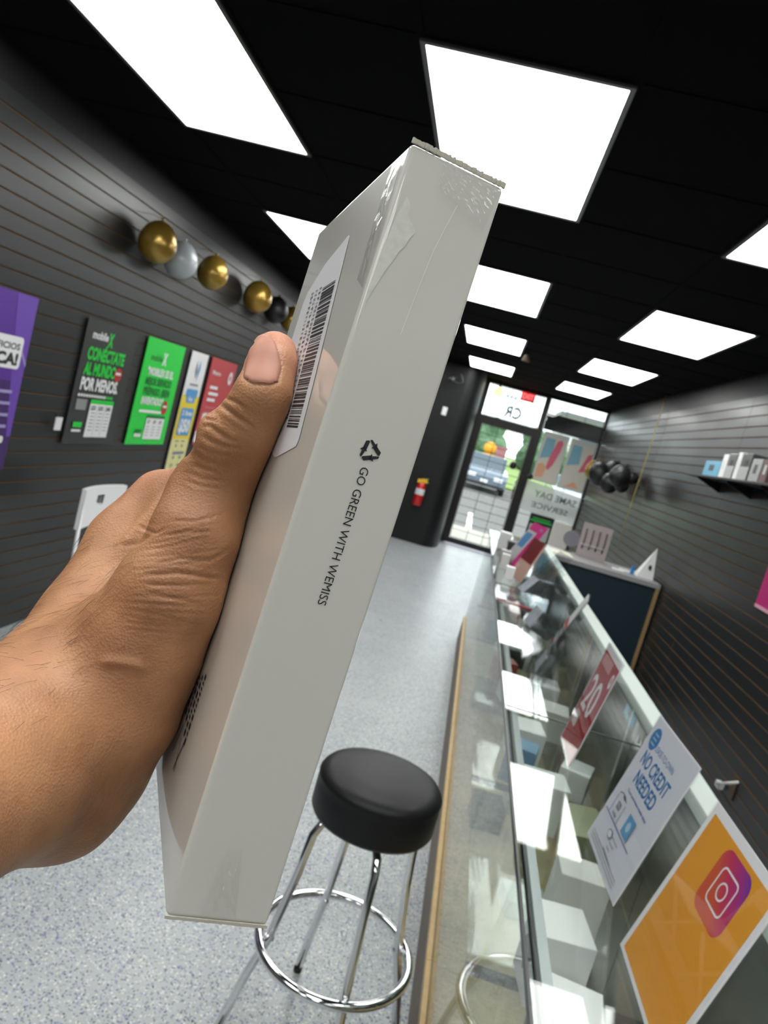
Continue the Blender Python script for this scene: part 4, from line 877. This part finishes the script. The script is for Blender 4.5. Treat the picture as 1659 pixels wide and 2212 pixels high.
# worn film flaps: crumpled folds on the spine's two ends and along the top edge
film = glassmat('shrink_film', (0.997, 0.997, 0.995), 1.42, .10)
def film_patch(name, pts2, plane, amp, seed, n=26, off=.0004, m=None):
    """crumpled film patch: pts2 = four corners (p,q) on the plane, bilinear grid with folded relief"""
    r = np.random.default_rng(seed); mb = MB(); vs = []
    dirs = r.normal(size=(7, 2)); ph = r.uniform(0, 6.28, 7)
    for i in range(n + 1):
        for j in range(n + 1):
            s, t_ = i / n, j / n
            p = [(1 - s) * (1 - t_) * pts2[0][k] + s * (1 - t_) * pts2[1][k] + s * t_ * pts2[2][k] + (1 - s) * t_ * pts2[3][k] for k in (0, 1)]
            e = min(1, 5 * min(s, 1 - s, t_, 1 - t_))
            hgt = sum(abs(math.sin((s * dirs[k][0] + t_ * dirs[k][1]) * 7 + ph[k])) for k in range(7)) / 7
            hgt = off + e * amp * abs(hgt - .35) + .0
            vs.append(plane(p[0], p[1], hgt))
    fs = [(i * (n + 1) + j, (i + 1) * (n + 1) + j, (i + 1) * (n + 1) + j + 1, i * (n + 1) + j + 1) for i in range(n) for j in range(n)]
    mb.add(vs, fs, 0, False); return child(mb.build(name, m or film), bx)
spine = lambda a, b, h: bw(a, b, -h)
face = lambda a, c, h: bw(a, -h, c)
film_patch('film_fold', [(.0015, .012), (.0015, .0345), (.017, .033), (.010, .013)], spine, .0026, 3)
film_patch('film_fold', [(.244, .0135), (.243, .0185), (.2685, .0240), (.2685, .0110)], spine, .0040, 5)
film_patch('film_fold', [(.004, .002), (.050, .002), (.045, .014), (.003, .016)], face, .0022, 8)
# seam and creases of the film, torn patch of bare card, frayed top edge
bare = mat('bare_card_tear', (0.66, 0.66, 0.60), .8, noise=.15, nscale=400)
q = Print(bw(0, 0, 0), A_, B_, step=.00012)
tear = [(.017, .0040), (.0195, .0062), (.0225, .0058), (.0245, .0085), (.0268, .0105), (.0295, .0090), (.0325, .0085), (.0345, .0070), (.038, .0062), (.0415, .0048), (.046, .0036), (.054, .0016), (.062, .0010), (.054, .0009), (.042, .0012), (.030, .0019), (.022, .0028)]
q.poly([(a, b) for a, b in tear], bare)
def polyline(q, P, th, m):
    first = True
    for (x0, y0), (x1, y1) in zip(P[:-1], P[1:]):
        d = Vector((x1 - x0, y1 - y0)); nn = Vector((-d.y, d.x)).normalized() * th / 2
        q.poly([(x0 - nn.x, y0 - nn.y), (x1 - nn.x, y1 - nn.y), (x1 + nn.x, y1 + nn.y), (x0 + nn.x, y0 + nn.y)], m, first); first = False
seamm = mat('film_seam', (.80, .79, .72), .3)
polyline(q, [(.0125, .0215), (.020, .0200), (.030, .0183), (.045, .0172), (.060, .0163)], .00022, seamm)
q.build('torn_card_patch', bx)
frame_edge = MB()
for k in range(40):
    b0 = BT * k / 40; j = rnd.uniform(-.0004, .0007)
    frame_edge.frame(bw(-.0012 - abs(j), b0, -.0004 + j * .5), A_ * (.0014 + abs(j)), B_ * (BT / 41), C_ * .0008)
child(frame_edge.build('frayed_edge', mat('frayed_card', (.50, .47, .40), .8)), bx)
frame_edge = MB()
for k in range(40):
    b0 = BT * k / 40; j = rnd.uniform(-.0002, .0003)
    frame_edge.frame(bw(BL - .0004, b0, -.0003 + j * .5), A_ * (.0010 + abs(j)), B_ * (BT / 38), C_ * .0010)
child(frame_edge.build('frayed_edge', MATS['frayed_card']), bx)
# text on the spine : baseline runs down the box
q = Print(bw(0, 0, 0), A_, B_, step=.00010)
q.text('GO GREEN WITH WEMISS', .1062, .01735, .00305, ink, w=.0490, bold=0.0)
q.build('spine_lettering', bx)
q = Print(bw(0, 0, 0), A_, B_, step=.00010)
# recycling arrows (three folded bands)
rc = (.1004, .0187); R1 = .0040
first = True
for k in range(3):
    a0 = math.radians(-120 * k - 8); ca, sa = math.cos(a0), math.sin(a0)
    for P_ in ([(-.66, .26), (-.30, .90), (-.03, .90), (.05, .80), (-.33, .12)], [(.07, .92), (.26, .92), (.50, .52), (.68, .62), (.60, .12), (.12, .24), (.28, .36), (.13, .70)]):
        # symbol's own up is the b direction, its right the a direction
        q.poly([(rc[0] + .0041 * (x * ca - y * sa), rc[1] + .0041 * (x * sa + y * ca)) for x, y in P_], ink, first); first = False
q.build('recycling_symbol', bx)
# bar code sticker on the large face; U along +a, V along c
q = Print(bw(0, 0, 0), A_, C_, step=.00012)
if q.N.dot(-B_) < 0: q.N = -q.N
stick = mat('sticker_paper', (.66, .66, .68), .45)
q.poly([(.0205, .0510), (.0195, .0540), (.0255, .085), (.0350, .1060), (.040, .1090), (.088, .108), (.104, .099), (.1120, .062), (.1115, .056), (.1060, .0275), (.1035, .0262), (.085, .031)], stick)
r2 = random.Random(3); x = .0385
x0e = lambda a: .0505 - (a - .0385) * .27      # near edge of the bars follows the sticker edge
firstb = True
while x < .0985:
    wd = r2.choice([.0003, .0003, .00055, .0008, .0011]); gp = r2.choice([.0003, .0004, .0006, .0008])
    q.poly([(x, x0e(x)), (x + wd, x0e(x)), (x + wd, x0e(x) + .021), (x, x0e(x) + .021)], ink, firstb); firstb = False; x += wd + gp
firstb = True
for row in range(3):
    x = .0375
    while x < .096:
        wd = r2.uniform(.0006, .0018)
        for k in range(2):
            y_ = x0e(x) + .0235 + row * .0075 + k * .0022; q.poly([(x, y_), (x + wd * r2.uniform(.4, 1), y_), (x + wd * r2.uniform(.4, 1), y_ + .0009), (x, y_ + .0014)], ink, firstb); firstb = False
        x += wd + r2.uniform(.0004, .0012)
q.build('barcode_sticker', bx)
q = Print(bw(0, 0, 0), A_, C_, step=.00012)
if q.N.dot(-B_) < 0: q.N = -q.N
firstb = True
for row in range(5):
    a = .205 + row * .0025
    while a < .236 - .003 * row:
        wd = r2.uniform(.001, .003); q.poly([(a, .058 + row * .006), (a + wd, .058 + row * .006), (a + wd, .0612 + row * .006), (a, .0612 + row * .006)], ink, firstb); firstb = False; a += wd + .0012
line(q, .234, .0600, .249, .0660, .0010, ink); line(q, .236, .068, .248, .0615, .0010, ink); line(q, .232, .072, .246, .078, .0010, ink)
q.build('face_printing', bx)

# ------------------------------------------------------------------ the hand and forearm
def cam_pt(u, v, z): return np.array([(u - CX) * z / F, (v - CY) * z / F, z])
prims = []     # (pa, pb, ra, rb, group)
def cap(p, q_, ra, rb, g=0): prims.append((np.array(p, float), np.array(q_, float), ra, rb, g))
def thumb_joint(u, v, r, press=.001):
    d = np.array([(u - CX) / F, (v - CY) / F, 1.0]); z = (T0 @ BB + press) / (d @ BB + r / F)
    return d * z, r * z / F
TJ = [thumb_joint(*x) for x in ((593, 765, 50), (588, 800, 54), (569, 862, 62), (532, 930, 69), (508, 975, 72), (468, 1060, 76))]
for (p0, r0), (p1, r1) in zip(TJ[:-1], TJ[1:]): cap(p0, p1, r0, r1, 0)
def chain(L, g):
    P = [(cam_pt(u, v, z), r * z / F) for u, v, r, z in L]
    for (p0, r0), (p1, r1) in zip(P[:-1], P[1:]): cap(p0, p1, r0, r1, g)
chain([(468, 1060, 76, TJ[-1][0][2]), (428, 1160, 92, .320), (368, 1285, 118, .318), (300, 1400, 140, .322), (235, 1500, 165, .322)], 1)   # thumb column / thenar
chain([(458, 925, 24, TJ[3][0][2] - .002), (462, 955, 26, TJ[3][0][2] - .002)], 0)                                    # knuckle fold bulge
chain([(352, 1080, 66, .400), (285, 1185, 95, .388), (220, 1370, 142, .362), (155, 1525, 196, .332), (0, 1640, 214, .292), (-230, 1778, 226, .245), (-520, 1975, 290, .21)], 2)
chain([(192, 1628, 142, .334), (118, 1664, 182, .322), (0, 1662, 200, .30)], 2)   # back of hand, wrist, forearm
# palm mass behind the thumb, in box axes
bp = lambda a, b, c: T0 + BA * a + BB * b + BC * c
cap(bp(.150, -.022, .158), bp(.225, -.030, .120), .018, .024, 2)
cap(bp(.185, -.012, .165), bp(.240, -.026, .125), .017, .023, 2)
cap(bp(.215, -.010, .160), bp(.262, -.026, .115), .016, .024, 2)
# four fingers: knuckle, middle joint, end joint, tip (around the far edge onto the hidden face)
fing = [(.140, .112, .104, .098, .0098, 1.0), (.165, .140, .130, .123, .0100, 1.06), (.190, .168, .158, .150, .0096, 1.0), (.214, .195, .187, .180, .0085, .86)]
for k, (a0, a1, a2, a3, r, s) in enumerate(fing):
    g = 3 + k
    mc = bp(a0, -.014, .158); pip = bp(a1, BT * .62 + .002, .1445 + .004 * s); dip = bp(a2, BT + r * .95, .112 + .010 * (1 - s)); tip = bp(a3, BT + r * .90, .088 + .012 * (1 - s))
    cap(mc, pip, r * 1.25, r * 1.10, g); cap(pip, dip, r * 1.10, r * 1.0, g); cap(dip, tip, r * 1.0, r * .88, g)
HH = 0.0016
ptsall = np.array([p for a in prims for p in (a[0], a[1])]); rmax = max(max(a[2], a[3]) for a in prims)
lo = ptsall.min(0) - .012; hi = ptsall.max(0) + .012
for a in prims:
    lo = np.minimum(lo, np.minimum(a[0] - a[2], a[1] - a[3]) - .006); hi = np.maximum(hi, np.maximum(a[0] + a[2], a[1] + a[3]) + .006)
N3 = np.ceil((hi - lo) / HH).astype(int) + 1
gxs = [(lo[i] + HH * np.arange(N3[i])).astype(np.float32) for i in range(3)]
X, Y, Z = gxs[0][:, None, None], gxs[1][None, :, None], gxs[2][None, None, :]
def rcone(a, b, ra, rb):
    ba = b - a; L2 = ba @ ba
    t = np.clip(((X - a[0]) * ba[0] + (Y - a[1]) * ba[1] + (Z - a[2]) * ba[2]) / L2, 0, 1)
    return np.sqrt((X - a[0] - t * ba[0]) ** 2 + (Y - a[1] - t * ba[1]) ** 2 + (Z - a[2] - t * ba[2]) ** 2) - (ra + (rb - ra) * t)
def smin(a, b, k):
    h = np.clip(k - np.abs(a - b), 0, None) / k; return np.minimum(a, b) - h * h * k * .25
groups = {}
for a, b, ra, rb, g in prims:
    d = rcone(a, b, ra, rb); groups[g] = d if g not in groups else smin(groups[g], d, .006)
D = smin(groups[0], groups[1], .012); D = smin(D, groups[2], .013)
for g in (3, 4, 5, 6): D = smin(D, groups[g], .005)
# keep flesh out of the carton: it flattens against its faces
xa = (X - T0[0]) * BA[0] + (Y - T0[1]) * BA[1] + (Z - T0[2]) * BA[2]; xb = (X - T0[0]) * BB[0] + (Y - T0[1]) * BB[1] + (Z - T0[2]) * BB[2]; xc = (X - T0[0]) * BC[0] + (Y - T0[1]) * BC[1] + (Z - T0[2]) * BC[2]
bxd = np.maximum(np.maximum(np.abs(xa - BL / 2) - BL / 2, np.abs(xb - BT / 2) - BT / 2), np.abs(xc - BW / 2) - BW / 2)
D = np.maximum(D, -(bxd - .0004)).astype(np.float32)
del groups, xa, xb, xc, bxd
def surface_nets(f, lo, h):
    s = f < 0; n = f.shape
    c = np.zeros(tuple(k - 1 for k in n), np.int8)
    offs = [(i, j, k) for i in (0, 1) for j in (0, 1) for k in (0, 1)]
    for i, j, k in offs: c += s[i:n[0] - 1 + i, j:n[1] - 1 + j, k:n[2] - 1 + k]
    act = (c > 0) & (c < 8); ii, jj, kk = np.nonzero(act); idx = -np.ones(act.shape, np.int32); idx[ii, jj, kk] = np.arange(len(ii))
    acc = np.zeros((len(ii), 3)); cnt = np.zeros(len(ii))
    for ax in range(3):
        o = [x for x in range(3) if x != ax]
        for p in (0, 1):
            for q in (0, 1):
                off = [0, 0, 0]; off[o[0]] = p; off[o[1]] = q; o2 = list(off); o2[ax] = 1
                f0 = f[ii + off[0], jj + off[1], kk + off[2]]; f1 = f[ii + o2[0], jj + o2[1], kk + o2[2]]
                m = (f0 < 0) != (f1 < 0); t = np.where(m, f0 / np.where(m, f0 - f1, 1), 0)
                pos = np.tile(np.array(off, float), (len(ii), 1)); pos[:, ax] += t
                acc += pos * m[:, None]; cnt += m
    V = acc / cnt[:, None] + np.stack([ii, jj, kk], 1); V = V * h + lo
    Fs = []
    for ax in range(3):
        o = [x for x in range(3) if x != ax]; sl0 = [slice(1, -1)] * 3; sl1 = [slice(1, -1)] * 3
        sl0[ax] = slice(0, -1); sl1[ax] = slice(1, None)
        d = s[tuple(sl0)] != s[tuple(sl1)]; P = list(np.nonzero(d))
        for q in o: P[q] = P[q] + 1
        def cell(da, db):
            Q = [x.copy() for x in P]; Q[o[0]] -= da; Q[o[1]] -= db; return idx[Q[0], Q[1], Q[2]]
        quad = np.stack([cell(1, 1), cell(0, 1), cell(0, 0), cell(1, 0)], 1)
        inside = s[P[0], P[1], P[2]]; flip = inside if ax != 1 else ~inside
        quad[~flip] = quad[~flip][:, ::-1]; Fs.append(quad)
    return V, np.concatenate(Fs)
HV, HF = surface_nets(D, lo, HH); del D
def adj_smooth(V, Fq, it, lam=.5):
    E = np.concatenate([Fq[:, [0, 1]], Fq[:, [1, 2]], Fq[:, [2, 3]], Fq[:, [3, 0]]]); cnt = np.bincount(E.ravel(), minlength=len(V))
    for _ in range(it):
        acc = np.zeros_like(V)
        for k in range(3): acc[:, k] = np.bincount(E[:, 0], V[E[:, 1], k], len(V)) + np.bincount(E[:, 1], V[E[:, 0], k], len(V))
        V = V * (1 - lam) + lam * acc / cnt[:, None]
    return V
HV = adj_smooth(HV, HF, 5)
def subdiv(V, Fq):
    n = len(V); E = np.sort(np.concatenate([Fq[:, [0, 1]], Fq[:, [1, 2]], Fq[:, [2, 3]], Fq[:, [3, 0]]]), axis=1)
    ue, inv = np.unique(E, axis=0, return_inverse=True); inv = inv.ravel(); m = len(Fq)
    EM = (V[ue[:, 0]] + V[ue[:, 1]]) / 2; FM = V[Fq].mean(1); e = [n + inv[k * m:(k + 1) * m] for k in range(4)]; fc = n + len(ue) + np.arange(m)
    NF = np.concatenate([np.stack([Fq[:, k], e[k], fc, e[k - 1]], 1) for k in range(4)])
    return np.concatenate([V, EM, FM]), NF
HV, HF = subdiv(HV, HF); HV = adj_smooth(HV, HF, 2)
def vnorm(V, Fq):
    nn = np.cross(V[Fq[:, 2]] - V[Fq[:, 0]], V[Fq[:, 3]] - V[Fq[:, 1]]); out = np.zeros_like(V)
    for k in range(4):
        for j in range(3): out[:, j] += np.bincount(Fq[:, k], nn[:, j], len(V))
    return out / np.maximum(np.linalg.norm(out, axis=1, keepdims=True), 1e-12)
HN = vnorm(HV, HF)
ctr = HV.mean(0)
if np.mean(np.sum(HN * (HV - ctr), 1)) < 0: HF = HF[:, ::-1]; HN = -HN
# skin folds, pressed in along their lines on the side that shows
uv = HV[:, :2] / HV[:, 2:] * F + np.array([CX, CY]); front = -np.sum(HN * HV, 1) / np.linalg.norm(HV, axis=1)
def seg_dist(P, pl):
    best = np.full(len(P), 1e9); tt = np.zeros(len(P)); L = sum(np.hypot(*(np.subtract(b, a))) for a, b in zip(pl[:-1], pl[1:])); run = 0
    for a, b in zip(pl[:-1], pl[1:]):
        a = np.array(a, float); b = np.array(b, float); ba = b - a; l = np.hypot(*ba); t = np.clip(((P - a) @ ba) / (l * l), 0, 1); d = np.hypot(*((P - a - t[:, None] * ba).T))
        m = d < best; best[m] = d[m]; tt[m] = (run + t[m] * l) / L; run += l
    return best, tt
z4 = lambda L: [(400 + x / 5.53, 680 + y / 5.53) for x, y in L]
z2 = lambda L: [(x / 2.9625, 950 + y / 2.9625) for x, y in L]
folds = [(z4([(400, 1055), (480, 1120), (620, 1220), (780, 1330), (850, 1400)]), 4.0, .9), (z4([(470, 990), (600, 1040), (720, 1120)]), 3.5, .6), (z4([(240, 1262), (330, 1270), (395, 1275)]), 3, .7),
 (z4([(215, 1345), (320, 1330), (430, 1420), (550, 1500), (640, 1515)]), 4, .9), (z4([(215, 1440), (330, 1510), (480, 1570), (660, 1590)]), 3.5, .7), (z4([(180, 1555), (260, 1620), (400, 1670), (560, 1690)]), 3.5, .6),
 (z4([(110, 1650), (240, 1740), (420, 1790)]), 3, .35), (z4([(60, 1780), (200, 1840), (420, 1890)]), 3, .35), (z4([(20, 1880), (200, 1960), (450, 1990)]), 3, .3), (z4([(0, 1980), (200, 2050), (450, 2080)]), 3, .3),
 (z2([(900, 860), (1150, 850), (1300, 875), (1450, 895)]), 4, .8), (z2([(980, 800), (1150, 760), (1350, 770), (1500, 680)]), 3.5, .5), (z2([(1050, 620), (1200, 590), (1400, 590)]), 3, .45), (z2([(900, 970), (1100, 1010), (1300, 1055)]), 3.5, .45),
 (z2([(960, 830), (1200, 830)]), 2.5, .3), (z2([(1060, 520), (1250, 520), (1450, 470)]), 3, .35), (z2([(880, 560), (1000, 600), (1080, 560)]), 3, .4), (z2([(760, 700), (900, 660), (1000, 580)]), 3.5, .4), (z2([(900, 920), (1100, 930), (1300, 960)]), 2.5, .25), (z2([(850, 1100), (1050, 1130), (1200, 1170)]), 3, .25)]
rf = random.Random(11)
for k in range(15):
    t_ = k / 14; xs = 318 - 70 * t_ + rf.uniform(-15, 15); ys = 1165 + 190 * t_; xe = 505 - 30 * t_ + rf.uniform(-35, 10); ye = 1120 + 260 * t_ + rf.uniform(-8, 8)
    folds.append(([(xs, ys), (xs * .6 + xe * .4, ys * .6 + ye * .4 + rf.uniform(-6, 6)), (xe, ye)], 2.6, rf.uniform(.15, .32)))
disp = np.zeros(len(HV))
for pl, wpx, dep in folds:
    d, tt = seg_dist(uv, pl); e = np.clip(np.minimum(tt, 1 - tt) * 5, 0, 1)
    disp -= dep * .001 * np.exp(-(d / wpx) ** 2) * e * (front > .05) - dep * .00035 * np.exp(-((d - wpx * 2.6) / (wpx * 1.3)) ** 2) * e * (front > .05)
# knuckle folds raised a little at the silhouette, a vein on the wrist, ridge of the web
for (u0, v0), rad, hgt in (((455, 925), 30, 1.4), ((445, 965), 26, 1.2), ((290, 1060), 60, .8)):
    disp += hgt * .001 * np.exp(-((uv[:, 0] - u0) ** 2 + (uv[:, 1] - v0) ** 2) / rad ** 2) * (HV[:, 2] < .45)
d, tt = seg_dist(uv, z2([(620, 1425), (750, 1420), (880, 1440), (960, 1490)])); disp += .0012 * np.exp(-(d / 12) ** 2) * (front > .1) * np.clip(np.minimum(tt, 1 - tt) * 5, 0, 1)
# web ridge: skin stretched between the thumb and the index knuckle
d, tt = seg_dist(uv, [(400, 1000), (365, 1060), (320, 1120), (260, 1185), (205, 1245)]); disp += .0022 * np.exp(-(d / 14) ** 2) * np.clip(np.minimum(tt + .2, 1 - tt) * 3, 0, 1) * (front > -.2)
HV = HV + HN * disp[:, None]
# nail bed sinks slightly
nail = [(541, 736), (552, 724), (567, 720), (583, 724), (594, 736), (603, 762), (609, 792), (601, 826), (584, 832), (563, 831), (541, 828), (524, 815), (530, 785), (535, 758)]
def inside(P, poly):
    c = np.zeros(len(P), bool); n = len(poly)
    for i in range(n):
        (x0, y0), (x1, y1) = poly[i], poly[(i + 1) % n]
        m = ((y0 > P[:, 1]) != (y1 > P[:, 1])) & (P[:, 0] < (x1 - x0) * (P[:, 1] - y0) / (y1 - y0 + 1e-9) + x0); c ^= m
    return c
pl = nail + [nail[0]]
d, _ = seg_dist(uv, pl); HV = HV - HN * (np.exp(-(d / 3.2) ** 2) * .0004 * (front > 0))[:, None]
HW = HV @ M + CAM        # rows: camera frame -> world
org = Vector(c2w(cam_pt(150, 1530, .33)))
def skin_mat():
    m = bpy.data.materials.new('skin'); m.use_nodes = True; nt = m.node_tree; p = nt.nodes['Principled BSDF']
    tc = nt.nodes.new('ShaderNodeTexCoord')
    n1 = nt.nodes.new('ShaderNodeTexNoise'); n1.inputs['Scale'].default_value = 38; n1.inputs['Detail'].default_value = 5
    nt.links.new(tc.outputs['Object'], n1.inputs['Vector'])
    mx = nt.nodes.new('ShaderNodeMix'); mx.data_type = 'RGBA'; mx.inputs[6].default_value = (0.32, 0.144, 0.068, 1); mx.inputs[7].default_value = (0.46, 0.225, 0.110, 1)
    mr = nt.nodes.new('ShaderNodeMapRange'); mr.inputs['From Min'].default_value = .35; mr.inputs['From Max'].default_value = .65
    nt.links.new(n1.outputs['Fac'], mr.inputs[0]); nt.links.new(mr.outputs[0], mx.inputs[0])
    at_ = nt.nodes.new('ShaderNodeAttribute'); at_.attribute_name = 'flush'
    m2 = nt.nodes.new('ShaderNodeMix'); m2.data_type = 'RGBA'; m2.inputs[7].default_value = (0.60, 0.255, 0.17, 1)
    nt.links.new(at_.outputs['Fac'], m2.inputs[0]); nt.links.new(mx.outputs[2], m2.inputs[6]); nt.links.new(m2.outputs[2], p.inputs['Base Color'])
    p.inputs['Roughness'].default_value = .48; p.inputs['Specular IOR Level'].default_value = .4
    p.inputs['Subsurface Weight'].default_value = .15; p.inputs['Subsurface Radius'].default_value = (1, .35, .2); p.inputs['Subsurface Scale'].default_value = .004
    v = nt.nodes.new('ShaderNodeTexVoronoi'); v.inputs['Scale'].default_value = 900
    n2 = nt.nodes.new('ShaderNodeTexNoise'); n2.inputs['Scale'].default_value = 260; n2.inputs['Detail'].default_value = 4
    mp = nt.nodes.new('ShaderNodeMapping'); mp.inputs['Scale'].default_value = (.35, 1, 1.0)
    nt.links.new(tc.outputs['Object'], v.inputs['Vector']); nt.links.new(tc.outputs['Object'], mp.inputs[0]); nt.links.new(mp.outputs[0], n2.inputs['Vector'])
    ad = nt.nodes.new('ShaderNodeMath'); ad.operation = 'ADD'; nt.links.new(v.outputs['Distance'], ad.inputs[0]); nt.links.new(n2.outputs['Fac'], ad.inputs[1])
    b = nt.nodes.new('ShaderNodeBump'); b.inputs['Strength'].default_value = .35; b.inputs['Distance'].default_value = .0006
    nt.links.new(ad.outputs[0], b.inputs['Height']); nt.links.new(b.outputs['Normal'], p.inputs['Normal'])
    return m
skin = skin_mat()
me = bpy.data.meshes.new('person'); me.from_pydata((HW - np.array(org)).tolist(), [], HF.tolist()); me.materials.append(skin)
me.polygons.foreach_set('use_smooth', [True] * len(me.polygons)); me.update()
fl = me.attributes.new('flush', 'FLOAT', 'POINT')
tipp = TJ[0][0]; dd = np.linalg.norm(HV - tipp, axis=1); flush = np.clip(1 - (dd - .010) / .022, 0, 1) * .75
kn = cam_pt(350, 1040, .40); flush = np.maximum(flush, np.clip(1 - np.linalg.norm(HV - kn, axis=1) / .03, 0, 1) * .5)
fl.data.foreach_set('value', flush.astype(np.float32))
hand = bpy.data.objects.new('person', me); COL.objects.link(hand); hand.location = org
tag(hand, 'bare left hand and forearm gripping the white box, thumb upward', 'person')
# thumb nail : a thin plate lying on the nail bed
uvn = HV[:, :2] / HV[:, 2:] * F + np.array([CX, CY])
ins = inside(uvn, nail) & (front > .1) & (np.linalg.norm(HV - TJ[1][0], axis=1) < .035)
fi = ins[HF].all(1); FF = HF[fi]; used = np.unique(FF); rem = -np.ones(len(HV), int); rem[used] = np.arange(len(used))
dn, _ = seg_dist(uvn[used], pl); NV = HV[used] + HN[used] * (.0002 + .00045 * np.clip(dn / 7, 0, 1))[:, None]
me = bpy.data.meshes.new('thumbnail'); me.from_pydata((NV @ M + CAM - np.array(org)).tolist(), [], rem[FF].tolist())
me.materials.append(mat('nail_plate', (0.44, 0.20, 0.14), .55, spec=.3)); me.polygons.foreach_set('use_smooth', [True] * len(me.polygons)); me.update()
o = bpy.data.objects.new('thumbnail', me); COL.objects.link(o); o.parent = hand; o['label'] = 'smooth pinkish thumb nail'
# fine dark hairs of the forearm and wrist
r3 = np.random.default_rng(5); cand = np.nonzero((front > -.05) & (uvn[:, 0] > -60) & (uvn[:, 0] < 300) & (uvn[:, 1] > 1150) & (uvn[:, 1] < 1560) & (uvn[:, 1] + .9 * uvn[:, 0] < 1640) & (HV[:, 2] < .40))[0]
hb = MB()
for i in (r3.choice(cand, min(150, len(cand)), replace=False) if len(cand) else []):
    b = HV[i]; nrm = HN[i]; gd = np.array([-.75, .62, -.1]) + r3.normal(size=3) * .16; gd -= nrm * (gd @ nrm) * .85; gd /= np.linalg.norm(gd); L = r3.uniform(.005, .014)
    P = [Vector((b + gd * L * s + nrm * (.0003 + .0022 * s * (1.3 - s))) @ M + CAM) - org for s in (0, .35, .7, 1)]
    hb.tube(P, [.00005, .000045, .00004, .00001], 4)
o = hb.build('arm_hair', mat('dark_hair', (.03, .018, .012), .5)); o.parent = hand; o['kind'] = 'stuff'
